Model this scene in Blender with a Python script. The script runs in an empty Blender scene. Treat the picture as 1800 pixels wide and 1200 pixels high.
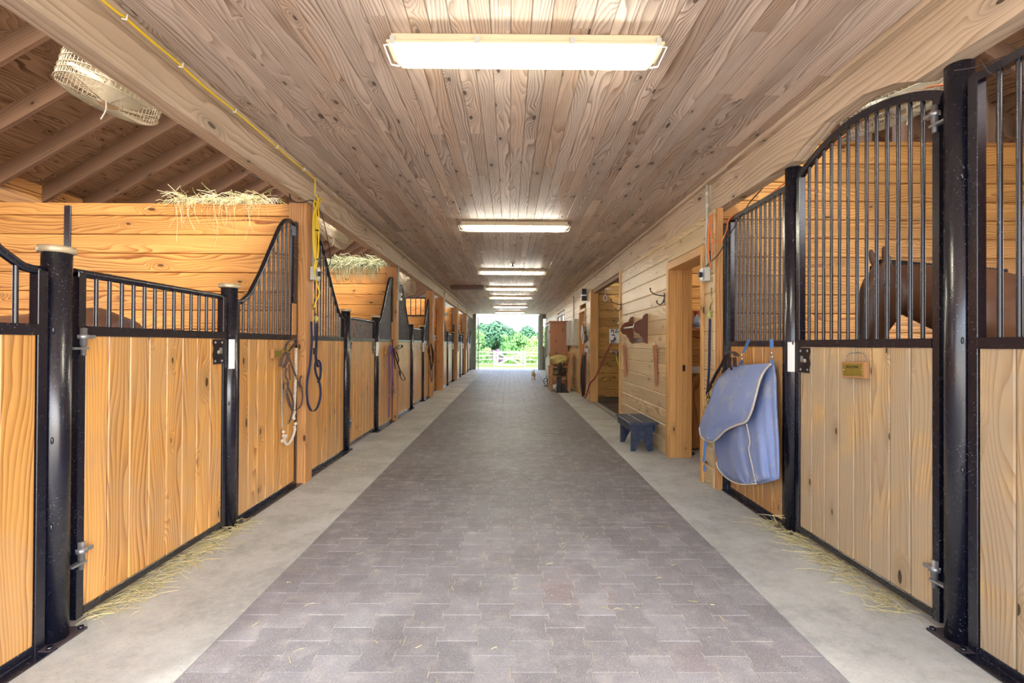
import bpy, math, random
from mathutils import Vector, Matrix
R = random.Random(7)
SC = bpy.context.scene
COL = SC.collection
F = 860.0; CH = 1.3; VX, VY = 895.0, 605.0
ROLL = math.radians(0.28)
PI = math.pi

# ---------------------------------------------------------------- photo helpers: measured point on a known plane
def _un(px, py):
    dx, dy = px - 900, py - 600
    c, s = math.cos(ROLL), math.sin(ROLL)
    return 900 + dx * c + dy * s, 600 - dx * s + dy * c
def onX(px, py, X):
    px, py = _un(px, py)
    y = X * F / (px - VX)
    return Vector((X, y, CH + (VY - py) * y / F))
def onY(px, py, y):
    px, py = _un(px, py)
    return Vector(((px - VX) * y / F, y, CH + (VY - py) * y / F))

# ---------------------------------------------------------------- mesh builder
class MB:
    def __init__(s):
        s.v = []; s.f = []; s.uv = []; s.sm = []; s.mi = []; s.M = None; s.cur = 0
    def vert(s, p):
        p = Vector(p)
        if s.M is not None: p = s.M @ p
        s.v.append(p); return len(s.v) - 1
    def face(s, idx, uvs=None, smooth=False):
        s.f.append(tuple(idx)); s.uv.append(uvs or [(0, 0)] * len(idx)); s.sm.append(smooth); s.mi.append(s.cur)
    def box(s, x0, x1, y0, y1, z0, z1, g=None, ch=0.0):
        """g: grain axis 0/1/2; ch chamfers the four long edges"""
        lo = [min(x0, x1), min(y0, y1), min(z0, z1)]; hi = [max(x0, x1), max(y0, y1), max(z0, z1)]
        if g is None:
            d = [hi[i] - lo[i] for i in range(3)]; g = d.index(max(d))
        a, b = (g + 1) % 3, (g + 2) % 3
        if ch <= 0: sec = [(lo[a], lo[b]), (hi[a], lo[b]), (hi[a], hi[b]), (lo[a], hi[b])]
        else:
            c = min(ch, (hi[a] - lo[a]) * .45, (hi[b] - lo[b]) * .45)
            sec = [(lo[a] + c, lo[b]), (hi[a] - c, lo[b]), (hi[a], lo[b] + c), (hi[a], hi[b] - c), (hi[a] - c, hi[b]), (lo[a] + c, hi[b]), (lo[a], hi[b] - c), (lo[a], lo[b] + c)]
        n = len(sec); ring = []
        for e in (lo[g], hi[g]):
            row = []
            for (p, q) in sec:
                c3 = [0, 0, 0]; c3[g] = e; c3[a] = p; c3[b] = q
                row.append(s.vert(c3))
            ring.append(row)
        per = [0.0]
        for i in range(n):
            p, q = sec[i], sec[(i + 1) % n]
            per.append(per[-1] + math.hypot(q[0] - p[0], q[1] - p[1]))
        o = lo[a] * 1.0 + lo[b]
        for i in range(n):
            j = (i + 1) % n
            s.face((ring[0][i], ring[0][j], ring[1][j], ring[1][i]),
                   [(lo[g], o + per[i]), (lo[g], o + per[i + 1]), (hi[g], o + per[i + 1]), (hi[g], o + per[i])])
        s.face(list(reversed(ring[0])), [(sec[i][0] * .3, sec[i][1]) for i in reversed(range(n))])
        s.face(ring[1], [(sec[i][0] * .3, sec[i][1]) for i in range(n)])
    def prism(s, poly, axis, a, b, smooth=False):
        """poly: list of 2D points in the plane perpendicular to axis (order: the two remaining axes ascending)"""
        A = [i for i in range(3) if i != axis]
        area = sum(poly[i][0] * poly[(i + 1) % len(poly)][1] - poly[(i + 1) % len(poly)][0] * poly[i][1] for i in range(len(poly)))
        rows = []
        for e in (a, b):
            row = []
            for p in poly:
                c = [0, 0, 0]; c[axis] = e; c[A[0]] = p[0]; c[A[1]] = p[1]
                row.append(s.vert(c))
            rows.append(row)
        n = len(poly); per = 0
        s.face(rows[0], [tuple(p) for p in poly]); s.face(list(reversed(rows[1])), [tuple(p) for p in reversed(poly)])
        for i in range(n):
            j = (i + 1) % n; L = math.dist(poly[i], poly[j])
            s.face((rows[0][j], rows[0][i], rows[1][i], rows[1][j]), [(per + L, a), (per, a), (per, b), (per + L, b)], smooth)
            per += L
    def sweep(s, pts, sec, up=None, closed=False, caps=True, smooth=True, scale=None):
        """sweep a 2D section (list of (a,b)) along pts. scale: per-point (sa,sb)"""
        P = [Vector(p) for p in pts]; n = len(P); m = len(sec)
        T = []
        for i in range(n):
            if closed: t = P[(i + 1) % n] - P[i - 1]
            else: t = P[min(i + 1, n - 1)] - P[max(i - 1, 0)]
            if t.length < 1e-9: t = Vector((0, 0, 1))
            T.append(t.normalized())
        if up is None:
            u = Vector((0, 0, 1)) if abs(T[0].z) < .9 else Vector((1, 0, 0))
        else: u = Vector(up)
        rows = []; N = None
        for i in range(n):
            if up is not None: N = u - T[i] * u.dot(T[i])
            else:
                N = (u if N is None else N); N = N - T[i] * N.dot(T[i])
            if N.length < 1e-6: N = T[i].orthogonal()
            N = N.normalized(); B = T[i].cross(N)
            sa, sb = (scale[i] if scale else (1, 1))
            rows.append([s.vert(P[i] + B * (q[0] * sa) + N * (q[1] * sb)) for q in sec])
        per = [0.0]
        for k in range(m): per.append(per[-1] + math.dist(sec[k], sec[(k + 1) % m]))
        L = 0; rng = n if closed else n - 1
        for i in range(rng):
            j = (i + 1) % n; d = (P[j] - P[i]).length
            for k in range(m):
                l = (k + 1) % m
                s.face((rows[i][k], rows[i][l], rows[j][l], rows[j][k]), [(L, per[k]), (L, per[k + 1]), (L + d, per[k + 1]), (L + d, per[k])], smooth)
            L += d
        if caps and not closed:
            s.face(list(reversed(rows[0])), [tuple(q) for q in reversed(sec)]); s.face(rows[-1], [tuple(q) for q in sec])
    def tube(s, pts, r, n=8, closed=False, caps=True, smooth=True):
        sec = [(math.cos(2 * PI * k / n), math.sin(2 * PI * k / n)) for k in range(n)]
        rr = r if isinstance(r, (list, tuple)) else [r] * len(pts)
        s.sweep(pts, sec, None, closed, caps, smooth, [(a, a) for a in rr])
    def strap(s, pts, w, t, up):
        s.sweep(pts, [(-t / 2, -w / 2), (t / 2, -w / 2), (t / 2, w / 2), (-t / 2, w / 2)], up, smooth=False)
    def loft(s, rings, side=(0, 1, 0), n=14):
        """rings: (pos, half width along side, half height)"""
        sec = [(math.cos(2 * PI * k / n), math.sin(2 * PI * k / n)) for k in range(n)]
        s.sweep([r[0] for r in rings], sec, side, scale=[(r[2], r[1]) for r in rings])
    def lathe(s, prof, c, axis=2, n=16, smooth=True):
        c = Vector(c); rows = []
        A = [i for i in range(3) if i != axis]
        if axis == 1: A.reverse()
        for (r, h) in prof:
            row = []
            for k in range(n):
                p = [0, 0, 0]; p[axis] = h; p[A[0]] = r * math.cos(2 * PI * k / n); p[A[1]] = r * math.sin(2 * PI * k / n)
                row.append(s.vert(c + Vector(p)))
            rows.append(row)
        for i in range(len(rows) - 1):
            for k in range(n):
                l = (k + 1) % n
                s.face((rows[i][k], rows[i][l], rows[i + 1][l], rows[i + 1][k]), [(prof[i][1], k / n), (prof[i][1], (k + 1) / n), (prof[i + 1][1], (k + 1) / n), (prof[i + 1][1], k / n)], smooth)
        if prof[0][0] > 1e-5: s.face(list(reversed(rows[0])))
        if prof[-1][0] > 1e-5: s.face(rows[-1])
    def ball(s, c, rx, ry=None, rz=None, n=12, m=8):
        ry = ry or rx; rz = rz or rx; rows = []
        for i in range(m + 1):
            th = PI * i / m
            rows.append([s.vert((c[0] + rx * math.sin(th) * math.cos(2 * PI * k / n), c[1] + ry * math.sin(th) * math.sin(2 * PI * k / n), c[2] - rz * math.cos(th))) for k in range(n)])
        for i in range(m):
            for k in range(n):
                l = (k + 1) % n; s.face((rows[i][k], rows[i][l], rows[i + 1][l], rows[i + 1][k]), None, True)
    def build(s, name, mat, parent=None, base=None, kind=None):
        me = bpy.data.meshes.new(name)
        b = Vector(base) if base is not None else Vector((0, 0, 0))
        if parent is not None: b = Vector(parent['_b'])
        me.from_pydata([tuple(v - b) for v in s.v], [], s.f)
        uvl = me.uv_layers.new(name='grain')
        flat = []
        for u in s.uv:
            for q in u: flat.extend((float(q[0]), float(q[1])))
        uvl.data.foreach_set('uv', flat)
        me.polygons.foreach_set('use_smooth', s.sm)
        mats = mat if isinstance(mat, (list, tuple)) else [mat]
        for m_ in mats: me.materials.append(m_)
        me.polygons.foreach_set('material_index', s.mi)
        me.update()
        o = bpy.data.objects.new(name, me); COL.objects.link(o)
        o['_b'] = tuple(b)
        if parent is not None: o.parent = parent
        else: o.location = b
        if kind: o['kind'] = kind
        return o

def thing(name, label, cat, base=(0, 0, 0), group=None):
    o = bpy.data.objects.new(name, None); COL.objects.link(o)
    o.empty_display_size = .1; o.location = base; o['_b'] = tuple(base); o['label'] = label; o['category'] = cat
    if group: o['group'] = group
    return o
def tag(o, label, cat, group=None, kind=None):
    o['label'] = label; o['category'] = cat
    if group: o['group'] = group
    if kind: o['kind'] = kind
    return o
def copy_tree(o, delta, label=None, parent=None):
    c = o.copy(); COL.objects.link(c); c.parent = parent
    if parent is None:
        c.location = Vector(o.location) + Vector(delta)
        if label: c['label'] = label
    for ch in [x for x in list(o.children)]: copy_tree(ch, delta, None, c)
    return c
def smoothpath(pts, k=4, closed=False):
    P = [Vector(p) for p in pts]; out = []; n = len(P)
    rng = n if closed else n - 1
    for i in range(rng):
        if closed: p0, p1, p2, p3 = P[i - 1], P[i], P[(i + 1) % n], P[(i + 2) % n]
        else: p0, p1, p2, p3 = P[max(i - 1, 0)], P[i], P[i + 1], P[min(i + 2, n - 1)]
        for j in range(k):
            t = j / k
            out.append(.5 * ((2 * p1) + (p2 - p0) * t + (2 * p0 - 5 * p1 + 4 * p2 - p3) * t * t + (3 * p1 - p0 - 3 * p2 + p3) * t * t * t))
    if not closed: out.append(P[-1])
    return out

# ---------------------------------------------------------------- materials
def srgb(r, g, b):
    f = lambda c: ((c / 255 + .055) / 1.055) ** 2.4 if c > 10 else c / 255 / 12.92
    return (f(r), f(g), f(b), 1)
class NT:
    def __init__(s, name):
        s.m = bpy.data.materials.new(name); s.m.use_nodes = True
        s.t = s.m.node_tree; s.n = s.t.nodes; s.L = s.t.links
        s.bsdf = s.n['Principled BSDF']
    def put(s, sock, v):
        if v is None: return
        if isinstance(v, bpy.types.NodeSocket): s.L.new(v, sock)
        else: sock.default_value = v
    def math(s, op, a, b=None, c=None, clamp=False):
        n = s.n.new('ShaderNodeMath'); n.operation = op; n.use_clamp = clamp
        s.put(n.inputs[0], a); s.put(n.inputs[1], b); s.put(n.inputs[2], c); return n.outputs[0]
    def add(s, a, b): return s.math('ADD', a, b)
    def mul(s, a, b): return s.math('MULTIPLY', a, b)
    def xyz(s, x, y, z=0.0):
        n = s.n.new('ShaderNodeCombineXYZ'); s.put(n.inputs[0], x); s.put(n.inputs[1], y); s.put(n.inputs[2], z); return n.outputs[0]
    def noise(s, vec, scale=1.0, detail=2.0, rough=.5, dist=0.0):
        n = s.n.new('ShaderNodeTexNoise'); s.put(n.inputs['Vector'], vec); n.inputs['Scale'].default_value = scale
        n.inputs['Detail'].default_value = detail; n.inputs['Roughness'].default_value = rough; n.inputs['Distortion'].default_value = dist
        return n.outputs['Fac']
    def mapr(s, v, a, b, c=0.0, d=1.0, smooth=False):
        n = s.n.new('ShaderNodeMapRange'); n.interpolation_type = 'SMOOTHSTEP' if smooth else 'LINEAR'
        s.put(n.inputs[0], v); n.inputs[1].default_value = a; n.inputs[2].default_value = b; n.inputs[3].default_value = c; n.inputs[4].default_value = d
        return n.outputs[0]
    def mix(s, f, a, b, mode='MIX'):
        n = s.n.new('ShaderNodeMix'); n.data_type = 'RGBA'; n.blend_type = mode; n.clamp_factor = True
        s.put(n.inputs[0], f); s.put(n.inputs[6], a); s.put(n.inputs[7], b); return n.outputs[2]
    def obj(s):
        n = s.n.new('ShaderNodeTexCoord'); return n.outputs['Object']
    def pos(s):
        n = s.n.new('ShaderNodeNewGeometry'); return n.outputs['Position']
    def rnd(s):
        g = s.n.new('ShaderNodeNewGeometry'); o = s.n.new('ShaderNodeObjectInfo')
        return s.math('FRACT', s.add(g.outputs['Random Per Island'], o.outputs['Random']))
    def bump(s, h, strength=.3, dist=.002):
        n = s.n.new('ShaderNodeBump'); n.inputs['Strength'].default_value = strength; n.inputs['Distance'].default_value = dist
        s.put(n.inputs['Height'], h); s.L.new(n.outputs[0], s.bsdf.inputs['Normal'])
    def fin(s, col, rough=.5, metal=0.0, spec=.5, coat=0.0):
        s.put(s.bsdf.inputs['Base Color'], col); s.put(s.bsdf.inputs['Roughness'], rough)
        s.put(s.bsdf.inputs['Metallic'], metal); s.put(s.bsdf.inputs['Specular IOR Level'], spec)
        if coat: s.bsdf.inputs['Coat Weight'].default_value = coat; s.bsdf.inputs['Coat Roughness'].default_value = .25
        return s.m

def wood(name, light, dark, knot=(50, 28, 14), lines=60, warp=5.0, contrast=.7, tone=.25, weather=None, wamt=0.0, wscale=1.2,
         rough=.5, knots=.5, ksize=.065, fib=.25, bump=.25, coat=0.0, spec=.4, tint=None):
    s = NT(name)
    uvn = s.n.new('ShaderNodeUVMap'); uvn.uv_map = 'grain'
    sp = s.n.new('ShaderNodeSeparateXYZ'); s.L.new(uvn.outputs[0], sp.inputs[0]); u, v = sp.outputs[0], sp.outputs[1]
    r = s.rnd(); seed = s.mul(r, 61.7)
    w1 = s.noise(s.xyz(s.mul(u, .8), s.mul(v, 4.5), seed), 1.0, 1.5)
    w2 = s.noise(s.xyz(s.mul(u, 4), s.mul(v, 14), seed), 1.0, 1.0)
    vo = s.n.new('ShaderNodeTexVoronoi'); vo.voronoi_dimensions = '2D'; vo.feature = 'F1'
    vo.inputs['Scale'].default_value = 1.0
    jig = s.mul(s.math('SUBTRACT', w2, .5), .12)
    s.L.new(s.xyz(s.add(s.add(s.mul(u, 2.2), s.mul(seed, 3.7)), jig), s.add(s.mul(v, 5.5), s.add(seed, jig)), 0.0), vo.inputs['Vector'])
    d = vo.outputs['Distance']
    cs = s.n.new('ShaderNodeSeparateColor'); s.L.new(vo.outputs['Color'], cs.inputs[0])
    sel = s.mapr(cs.outputs[0], 1 - knots - .02, 1 - knots + .02)
    kr = s.mapr(cs.outputs[1], 0, 1, ksize * .45, ksize * 1.2)
    kq = s.math('DIVIDE', d, kr)
    km = s.mul(s.mapr(kq, .8, 1.1, 1, 0, True), sel)
    halo = s.mul(s.mapr(kq, .8, 5.5, 1, 0, True), sel)
    f = s.add(s.add(s.mul(v, lines), s.mul(w1, warp * 2)), s.add(s.mul(halo, 3.0), s.mul(w2, .6)))
    ring = s.math('FRACT', f)
    ring = s.mapr(ring, 0, 1, 0, 1)
    line = s.math('POWER', ring, 1.7)
    line = s.mul(line, s.mapr(ring, .93, 1.0, 1, 0))
    strength = s.mapr(s.noise(s.xyz(s.mul(u, .6), s.mul(v, 9), s.add(seed, 9)), 1.0, 2.0), .35, .65, .5, 1.25)
    fibre = s.noise(s.xyz(s.mul(u, 5), s.mul(v, 260), seed), 1.0, 2.0)
    g = s.mul(s.add(s.mul(line, strength), s.mul(s.math('SUBTRACT', fibre, .5), fib * 2)), contrast)
    c = s.mix(g, srgb(*light), srgb(*dark))
    if tint:
        c = s.mix(s.mapr(s.math('FRACT', s.mul(r, 7.13)), .45, .95, 0, .55), c, srgb(*tint))
    bl = s.mapr(s.noise(s.xyz(s.mul(u, .9), s.mul(v, 3), s.add(seed, 30)), 1.0, 3.0), .3, .7, .86, 1.1)
    c = s.mix(1.0, c, s.xyz(bl, bl, bl), 'MULTIPLY')
    tv = s.mapr(r, 0, 1, 1 - tone, 1 + tone * .6)
    c = s.mix(1.0, c, s.xyz(tv, tv, tv), 'MULTIPLY')
    if weather:
        wn = s.noise(s.pos(), wscale, 5.0, .62)
        wf = s.mapr(wn, .5 - .28 * wamt, .72 - .2 * wamt, 0, min(.95, wamt * 1.2), True)
        c = s.mix(s.mul(wf, s.mapr(line, 0, 1, 1, .55)), c, srgb(*weather))
    c = s.mix(s.mul(halo, .35), c, srgb(*[x * .62 for x in light]))
    c = s.mix(s.mul(km, s.mapr(s.math('FRACT', s.mul(kq, 2.3)), 0, 1, .75, 1)), c, srgb(*knot))
    s.bump(s.add(s.mul(line, -1), s.mul(fibre, .5)), bump, .0015)
    return s.fin(c, rough, 0, spec, coat)
def plain(name, col, rough=.5, metal=0.0, spec=.5, var=.0, vs=8.0, col2=None, bump=0.0):
    s = NT(name); c = srgb(*col)
    if var > 0:
        n = s.noise(s.obj(), vs, 4.0, .6)
        c = s.mix(s.mapr(n, .5 - .2, .5 + .2, 0, var), c, srgb(*(col2 or [x * .5 for x in col])))
        if bump: s.bump(n, bump, .01)
    return s.fin(c, rough, metal, spec)
def steel():
    s = NT('black_steel'); p = s.pos()
    sp = s.mapr(s.noise(p, 150, 2, .6), .665, .70); big = s.mapr(s.noise(p, 5, 3, .6), .42, .66)
    m = s.mul(sp, big); dust = s.mapr(s.noise(p, 30, 4, .7), .6, .8, 0, .14)
    c = s.mix(dust, srgb(14, 17, 33), srgb(66, 68, 84)); c = s.mix(m, c, srgb(150, 150, 155))
    return s.fin(c, s.mapr(dust, 0, .14, .27, .36), 0, 1.0)
def emis(name, col, st):
    s = NT(name); s.fin(col, .5); s.bsdf.inputs['Emission Color'].default_value = col; s.bsdf.inputs['Emission Strength'].default_value = st
    return s.m

M = {}
M['plank'] = wood('honey_pine_planks', (212, 154, 84), (132, 76, 32), lines=40, warp=7, contrast=1.0, tone=.14, rough=.45, knots=.22, spec=.35)
M['post'] = wood('orange_pine_post', (208, 154, 98), (140, 86, 46), lines=45, warp=3, contrast=.8, tone=.15, knots=.35, rough=.5)
M['stall'] = wood('stall_front_pine', (232, 174, 98), (150, 88, 38), lines=44, warp=6, contrast=1.0, tone=.13, knots=.3, ksize=.07, rough=.3, weather=(176, 154, 124), wamt=.34, wscale=2.2, spec=.75)
M['stallw'] = wood('weathered_stall_pine', (222, 186, 130), (146, 104, 64), lines=42, warp=6, contrast=.95, tone=.12, knots=.22, rough=.5, weather=(176, 160, 136), wamt=.75, wscale=2.6)
M['back'] = plain('dusty_groove', (190, 172, 150), .8)
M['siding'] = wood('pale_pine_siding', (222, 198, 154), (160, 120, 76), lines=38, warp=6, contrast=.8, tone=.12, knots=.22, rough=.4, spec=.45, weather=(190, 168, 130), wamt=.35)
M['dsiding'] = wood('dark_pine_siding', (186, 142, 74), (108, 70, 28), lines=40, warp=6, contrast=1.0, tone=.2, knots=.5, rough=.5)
M['trimw'] = wood('pine_casing', (220, 172, 108), (160, 106, 54), lines=46, warp=2.5, contrast=.8, tone=.08, knots=.2, rough=.45)
M['ceil'] = wood('whitewashed_ceiling_boards', (218, 200, 184), (120, 90, 70), (72, 50, 38), lines=46, warp=8, contrast=.95, tone=.2, knots=.42, ksize=.075, rough=.55, fib=.5, weather=(200, 190, 180), wamt=.25, wscale=1.6, tint=(172, 140, 112))
M['beam'] = wood('rough_sawn_beam', (208, 188, 164), (148, 120, 94), lines=24, warp=4, contrast=.85, tone=.06, knots=.16, ksize=.08, rough=.6, weather=(184, 160, 130), wamt=.3)
M['rafter'] = wood('brown_rafters', (150, 118, 92), (96, 70, 50), lines=40, warp=3, contrast=.6, tone=.15, knots=.3, rough=.65)
M['ply'] = wood('roof_plywood', (172, 142, 110), (100, 74, 50), lines=22, warp=9, contrast=1.0, tone=.1, knots=.35, rough=.65)
M['oak'] = wood('oak_plywood', (172, 122, 66), (106, 66, 30), lines=30, warp=8, contrast=.9, tone=.05, knots=.0, rough=.5)
M['redwood'] = wood('cabinet_knotty_pine', (178, 122, 88), (130, 80, 52), lines=40, warp=3, contrast=.5, tone=.08, knots=.5, rough=.4)
M['mahog'] = wood('dark_mahogany', (98, 48, 32), (58, 26, 16), lines=50, warp=3, contrast=.5, tone=.05, knots=0, rough=.25, spec=.6)
M['teak'] = wood('chair_teak', (186, 138, 92), (140, 94, 56), lines=60, warp=2, contrast=.5, tone=.1, knots=0, rough=.5)
M['bluew'] = wood('blue_black_painted_wood', (48, 58, 84), (30, 36, 54), (120, 110, 100), lines=60, warp=3, contrast=.5, tone=.1, knots=.15, rough=.45, weather=(98, 104, 122), wamt=.25, wscale=14)
M['fence'] = wood('silvered_fence_wood', (150, 144, 134), (112, 104, 96), lines=40, warp=3, contrast=.4, tone=.1, knots=.1, rough=.8)
M['steel'] = steel()
M['rust'] = plain('rusty_steel', (78, 68, 70), .75, .2, .4, .8, 25, (58, 50, 56), .3)
M['cap'] = plain('tan_post_cap', (206, 192, 160), .35, .3, .5, .4, 30, (150, 130, 100))
M['galv'] = plain('galvanised_metal', (176, 178, 182), .35, .75, .5, .35, 40, (120, 112, 112))
M['chrome'] = plain('chrome', (225, 225, 225), .18, 1.0)
M['brass'] = plain('engraved_brass', (176, 160, 74), .35, .6, .5, .4, 60, (130, 112, 50))
M['ink'] = plain('dark_ink', (40, 36, 34), .6)
M['gplas'] = plain('grey_plastic', (196, 198, 190), .4, 0, .5, .2, 10, (170, 172, 160))
M['white'] = plain('white_paint', (236, 236, 232), .5)
M['cream'] = plain('cream_fan_cage', (204, 192, 160), .45, 0, .5, .35, 30, (160, 140, 105))
M['yellow'] = plain('yellow_cord', (244, 206, 36), .4)
M['orange'] = plain('orange_cord', (232, 132, 66), .4)
M['blackr'] = plain('black_rubber', (26, 26, 30), .45)
M['navy'] = plain('navy_webbing', (44, 50, 80), .7, 0, .3, .3, 60)
M['leather'] = plain('brown_grey_leather', (98, 84, 84), .45, 0, .5, .5, 30, (60, 46, 44))
M['dleather'] = plain('dark_leather', (52, 38, 36), .4, 0, .5, .4, 30)
M['rope'] = plain('cotton_rope', (222, 212, 196), .9, 0, .2, .5, 120, (160, 146, 130))
M['purple'] = plain('purple_rope', (104, 78, 150), .8)
M['disc'] = plain('green_tag', (196, 206, 120), .5, 0, .5, .3, 50)
M['bluestrap'] = plain('blue_strap', (90, 132, 190), .6)
M['maroon'] = plain('maroon_hose', (132, 44, 52), .4)
M['lime'] = plain('lime_hose', (180, 214, 40), .4)
M['concrete'] = None; M['paver'] = None
# concrete
s = NT('concrete_apron'); p = s.pos()
n1 = s.noise(p, 1.3, 6, .65); n2 = s.noise(p, 22, 5, .7); n3 = s.noise(p, 110, 2, .5)
c = s.mix(s.mapr(n1, .36, .66), srgb(196, 200, 198), srgb(158, 161, 160)); c = s.mix(s.mapr(n2, .45, .75, 0, .55), c, srgb(210, 208, 196))
c = s.mix(s.mapr(s.noise(p, 4, 7, .75), .5, .7, 0, .5), c, srgb(128, 130, 126))
c = s.mix(s.mapr(n3, .62, .7, 0, .5), c, srgb(110, 112, 112))
s.bump(n2, .25, .004); M['concrete'] = s.fin(c, .62, 0, .4)
# pavers
s = NT('rubber_pavers'); p = s.pos(); r = s.rnd()
n1 = s.noise(p, .8, 5, .6); n2 = s.noise(p, 9, 5, .7); n3 = s.noise(p, 160, 2, .6)
c = s.mix(s.mapr(r, 0, 1), srgb(150, 151, 158), srgb(130, 131, 138))
rd = s.mul(s.mapr(s.noise(p, .55, 3, .5), .52, .66), s.mapr(s.math('FRACT', s.mul(r, 5.7)), .3, .9))
c = s.mix(s.mul(rd, .45), c, srgb(122, 74, 74))
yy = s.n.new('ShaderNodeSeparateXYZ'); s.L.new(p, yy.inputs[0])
mid_dark = s.mul(s.mapr(yy.outputs[1], 2.2, 5.0, .15, 1, True), s.mapr(yy.outputs[1], 13, 19, 1, .3, True))  # darkening weight along the aisle: weak near, full in the middle, weaker far
c = s.mix(s.mul(mid_dark, s.mapr(n1, .3, .62, .35, .85)), c, srgb(86, 80, 80))
c = s.mix(s.mapr(n2, .48, .72, 0, .6), c, srgb(178, 174, 172))
c = s.mix(s.mapr(s.noise(p, 2.6, 6, .7), .46, .64, 0, .55), c, srgb(108, 104, 108))
c = s.mix(s.mapr(n3, .56, .66, 0, .6), c, srgb(194, 190, 186))
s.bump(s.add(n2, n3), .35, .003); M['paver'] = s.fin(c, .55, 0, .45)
M['joint'] = plain('sandy_joint', (196, 190, 178), .9, 0, .2, .4, 30)
s = NT('ground_gravel'); p = s.pos()
sy = s.n.new('ShaderNodeSeparateXYZ'); s.L.new(p, sy.inputs[0])
gn = s.noise(p, .5, 5, .7)
gm = s.mapr(s.add(sy.outputs[1], s.mul(gn, 8)), 34, 41, 0, 1)
M['ground'] = s.fin(s.mix(gm, s.mix(s.noise(p, 6, 4), srgb(226, 220, 206), srgb(200, 194, 180)), s.mix(gn, srgb(70, 104, 44), srgb(118, 138, 72))), .9, 0, .1)
M['mat'] = plain('dirty_stall_mat', (70, 62, 56), .8, 0, .3, .6, 3, (110, 96, 80))
s = NT('hay'); r = s.rnd()
M['hay'] = s.fin(s.mix(r, srgb(232, 218, 170), srgb(168, 160, 104)), .7, 0, .3)
s = NT('dry_green_hay'); r = s.rnd()
M['ghay'] = s.fin(s.mix(r, srgb(206, 204, 164), srgb(132, 138, 100)), .7, 0, .3)
# ================================================================= SETTING
XL, XR = -1.98, 1.99          # planes of the stall fronts
ZC = 2.85                      # aisle ceiling
YE = 25.1                      # far end of the barn
YN = -0.9                      # near end
ST = dict(kind='structure')
def struct(name, mb, mat, parent=None): return mb.build(name, mat, parent, kind='structure')

# floor: interlocking dog-bone pavers
def paver_outline(cx, cy, w, l, a, g):
    h, k = w / 2, l / 2
    # wide ends, narrow waist
    L = [(-h - a + g, -k + g), (h + a - g, -k + g), (h + a - g, -k * .56), (h - a - g, -k * .30), (h - a - g, k * .30), (h + a - g, k * .56), (h + a - g, k - g),
         (-h - a + g, k - g), (-h - a + g, k * .56), (-h + a + g, k * .30), (-h + a + g, -k * .30), (-h - a + g, -k * .56)]
    return [(cx + x, cy + y) for x, y in L]
PX0, PX1, PY1 = -1.275, 1.32, 24.2
mb = MB(); pw, pl = .1622, .205
ncol = 16
for i in range(ncol):
    for j in range(-5, int(PY1 / pl) + 2):
        cx = PX0 + pw * (i + .5); cy = (j + .5 * (i % 2)) * pl
        if cy > PY1 - pl * .4 or cy < YN: continue
        o = paver_outline(cx, cy, pw, pl, .011, .0019)
        o = [(min(max(x, PX0), PX1), min(y, PY1)) for x, y in o]
        if i == 0: o = [(PX0 if x < cx else x, y) for x, y in o]
        if i == ncol - 1: o = [(PX1 if x > cx else x, y) for x, y in o]
        sc = lambda q, k_: (cx + (q[0] - cx) * k_, cy + (q[1] - cy) * k_)
        zt = R.uniform(-.0006, .0006)
        top = [mb.vert((*sc(q, .99), zt)) for q in o]; bot = [mb.vert((*q, -.004)) for q in o]
        mb.face(top, [tuple(q) for q in o], False)
        for k in range(len(o)):
            l = (k + 1) % len(o); mb.face((bot[k], bot[l], top[l], top[k]))
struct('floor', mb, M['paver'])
mb = MB(); mb.box(PX0, PX1, YN, PY1, -.1, -.0025); struct('floor', mb, M['joint'])
mb = MB()
for (a, b) in ((-5.7, PX0 - .004), (PX1 + .004, 5.7)):
    e = [YN, 1.2, 4.86, 8.5, 12.2, 15.6, 18.9, 22.2, 26.0]
    for y0, y1 in zip(e[:-1], e[1:]):
        mb.box(a, b, y0 + .003, y1 - .003, -.12, 0.0, 1, .003)
mb.box(PX0 - .004, PX1 + .004, PY1 + .003, 26.0, -.12, 0.0, 0, .003)
struct('floor', mb, M['concrete'])
# sloping ground outside the far door
mb = MB()
ys = [25.9, 28, 32, 38, 44, 60, 90, 140, 220]; zs = [-.02, -.10, -.26, -.48, -.66, -1.1, -2.0, -3.2, -4.5]
rows = [[mb.vert((x, y, z)) for x in (-150, -40, -10, 0, 10, 40, 150)] for y, z in zip(ys, zs)]
for i in range(len(ys) - 1):
    for k in range(6): mb.face((rows[i][k], rows[i][k + 1], rows[i + 1][k + 1], rows[i + 1][k]), None, True)
struct('ground', mb, M['ground'])
mb = MB(); mb.box(-60, 60, -60, YN, -.15, -.03); mb.box(-60, -5.8, YN, 25.9, -.15, -.03); mb.box(5.8, 60, YN, 25.9, -.15, -.03)
struct('ground', mb, M['ground'])
def ground_z(y):
    for i in range(len(ys) - 1):
        if ys[i] <= y <= ys[i + 1]:
            t = (y - ys[i]) / (ys[i + 1] - ys[i]); return zs[i] * (1 - t) + zs[i + 1] * t
    return -.02

# aisle ceiling, narrow tongue-and-groove boards running with the aisle
mb = MB(); bw = .0985; x = -1.87; row = 0
while x < 1.90:
    y = YN - R.random() * 2
    while y < YE:
        L = R.choice([1.9, 2.4, 3.1, 3.7, 4.3, .9]); y2 = min(y + L, YE)
        mb.box(x + .0008, min(x + bw, 1.93) - .0008, y, y2 - .001, ZC, ZC + .02, 1, .0042)
        y = y2
    x += bw
struct('ceiling', mb, M['ceil'])
mb = MB(); mb.box(-2.0, 2.0, YN, YE, ZC + .021, ZC + .05); struct('ceiling', mb, M['rafter'])
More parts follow.
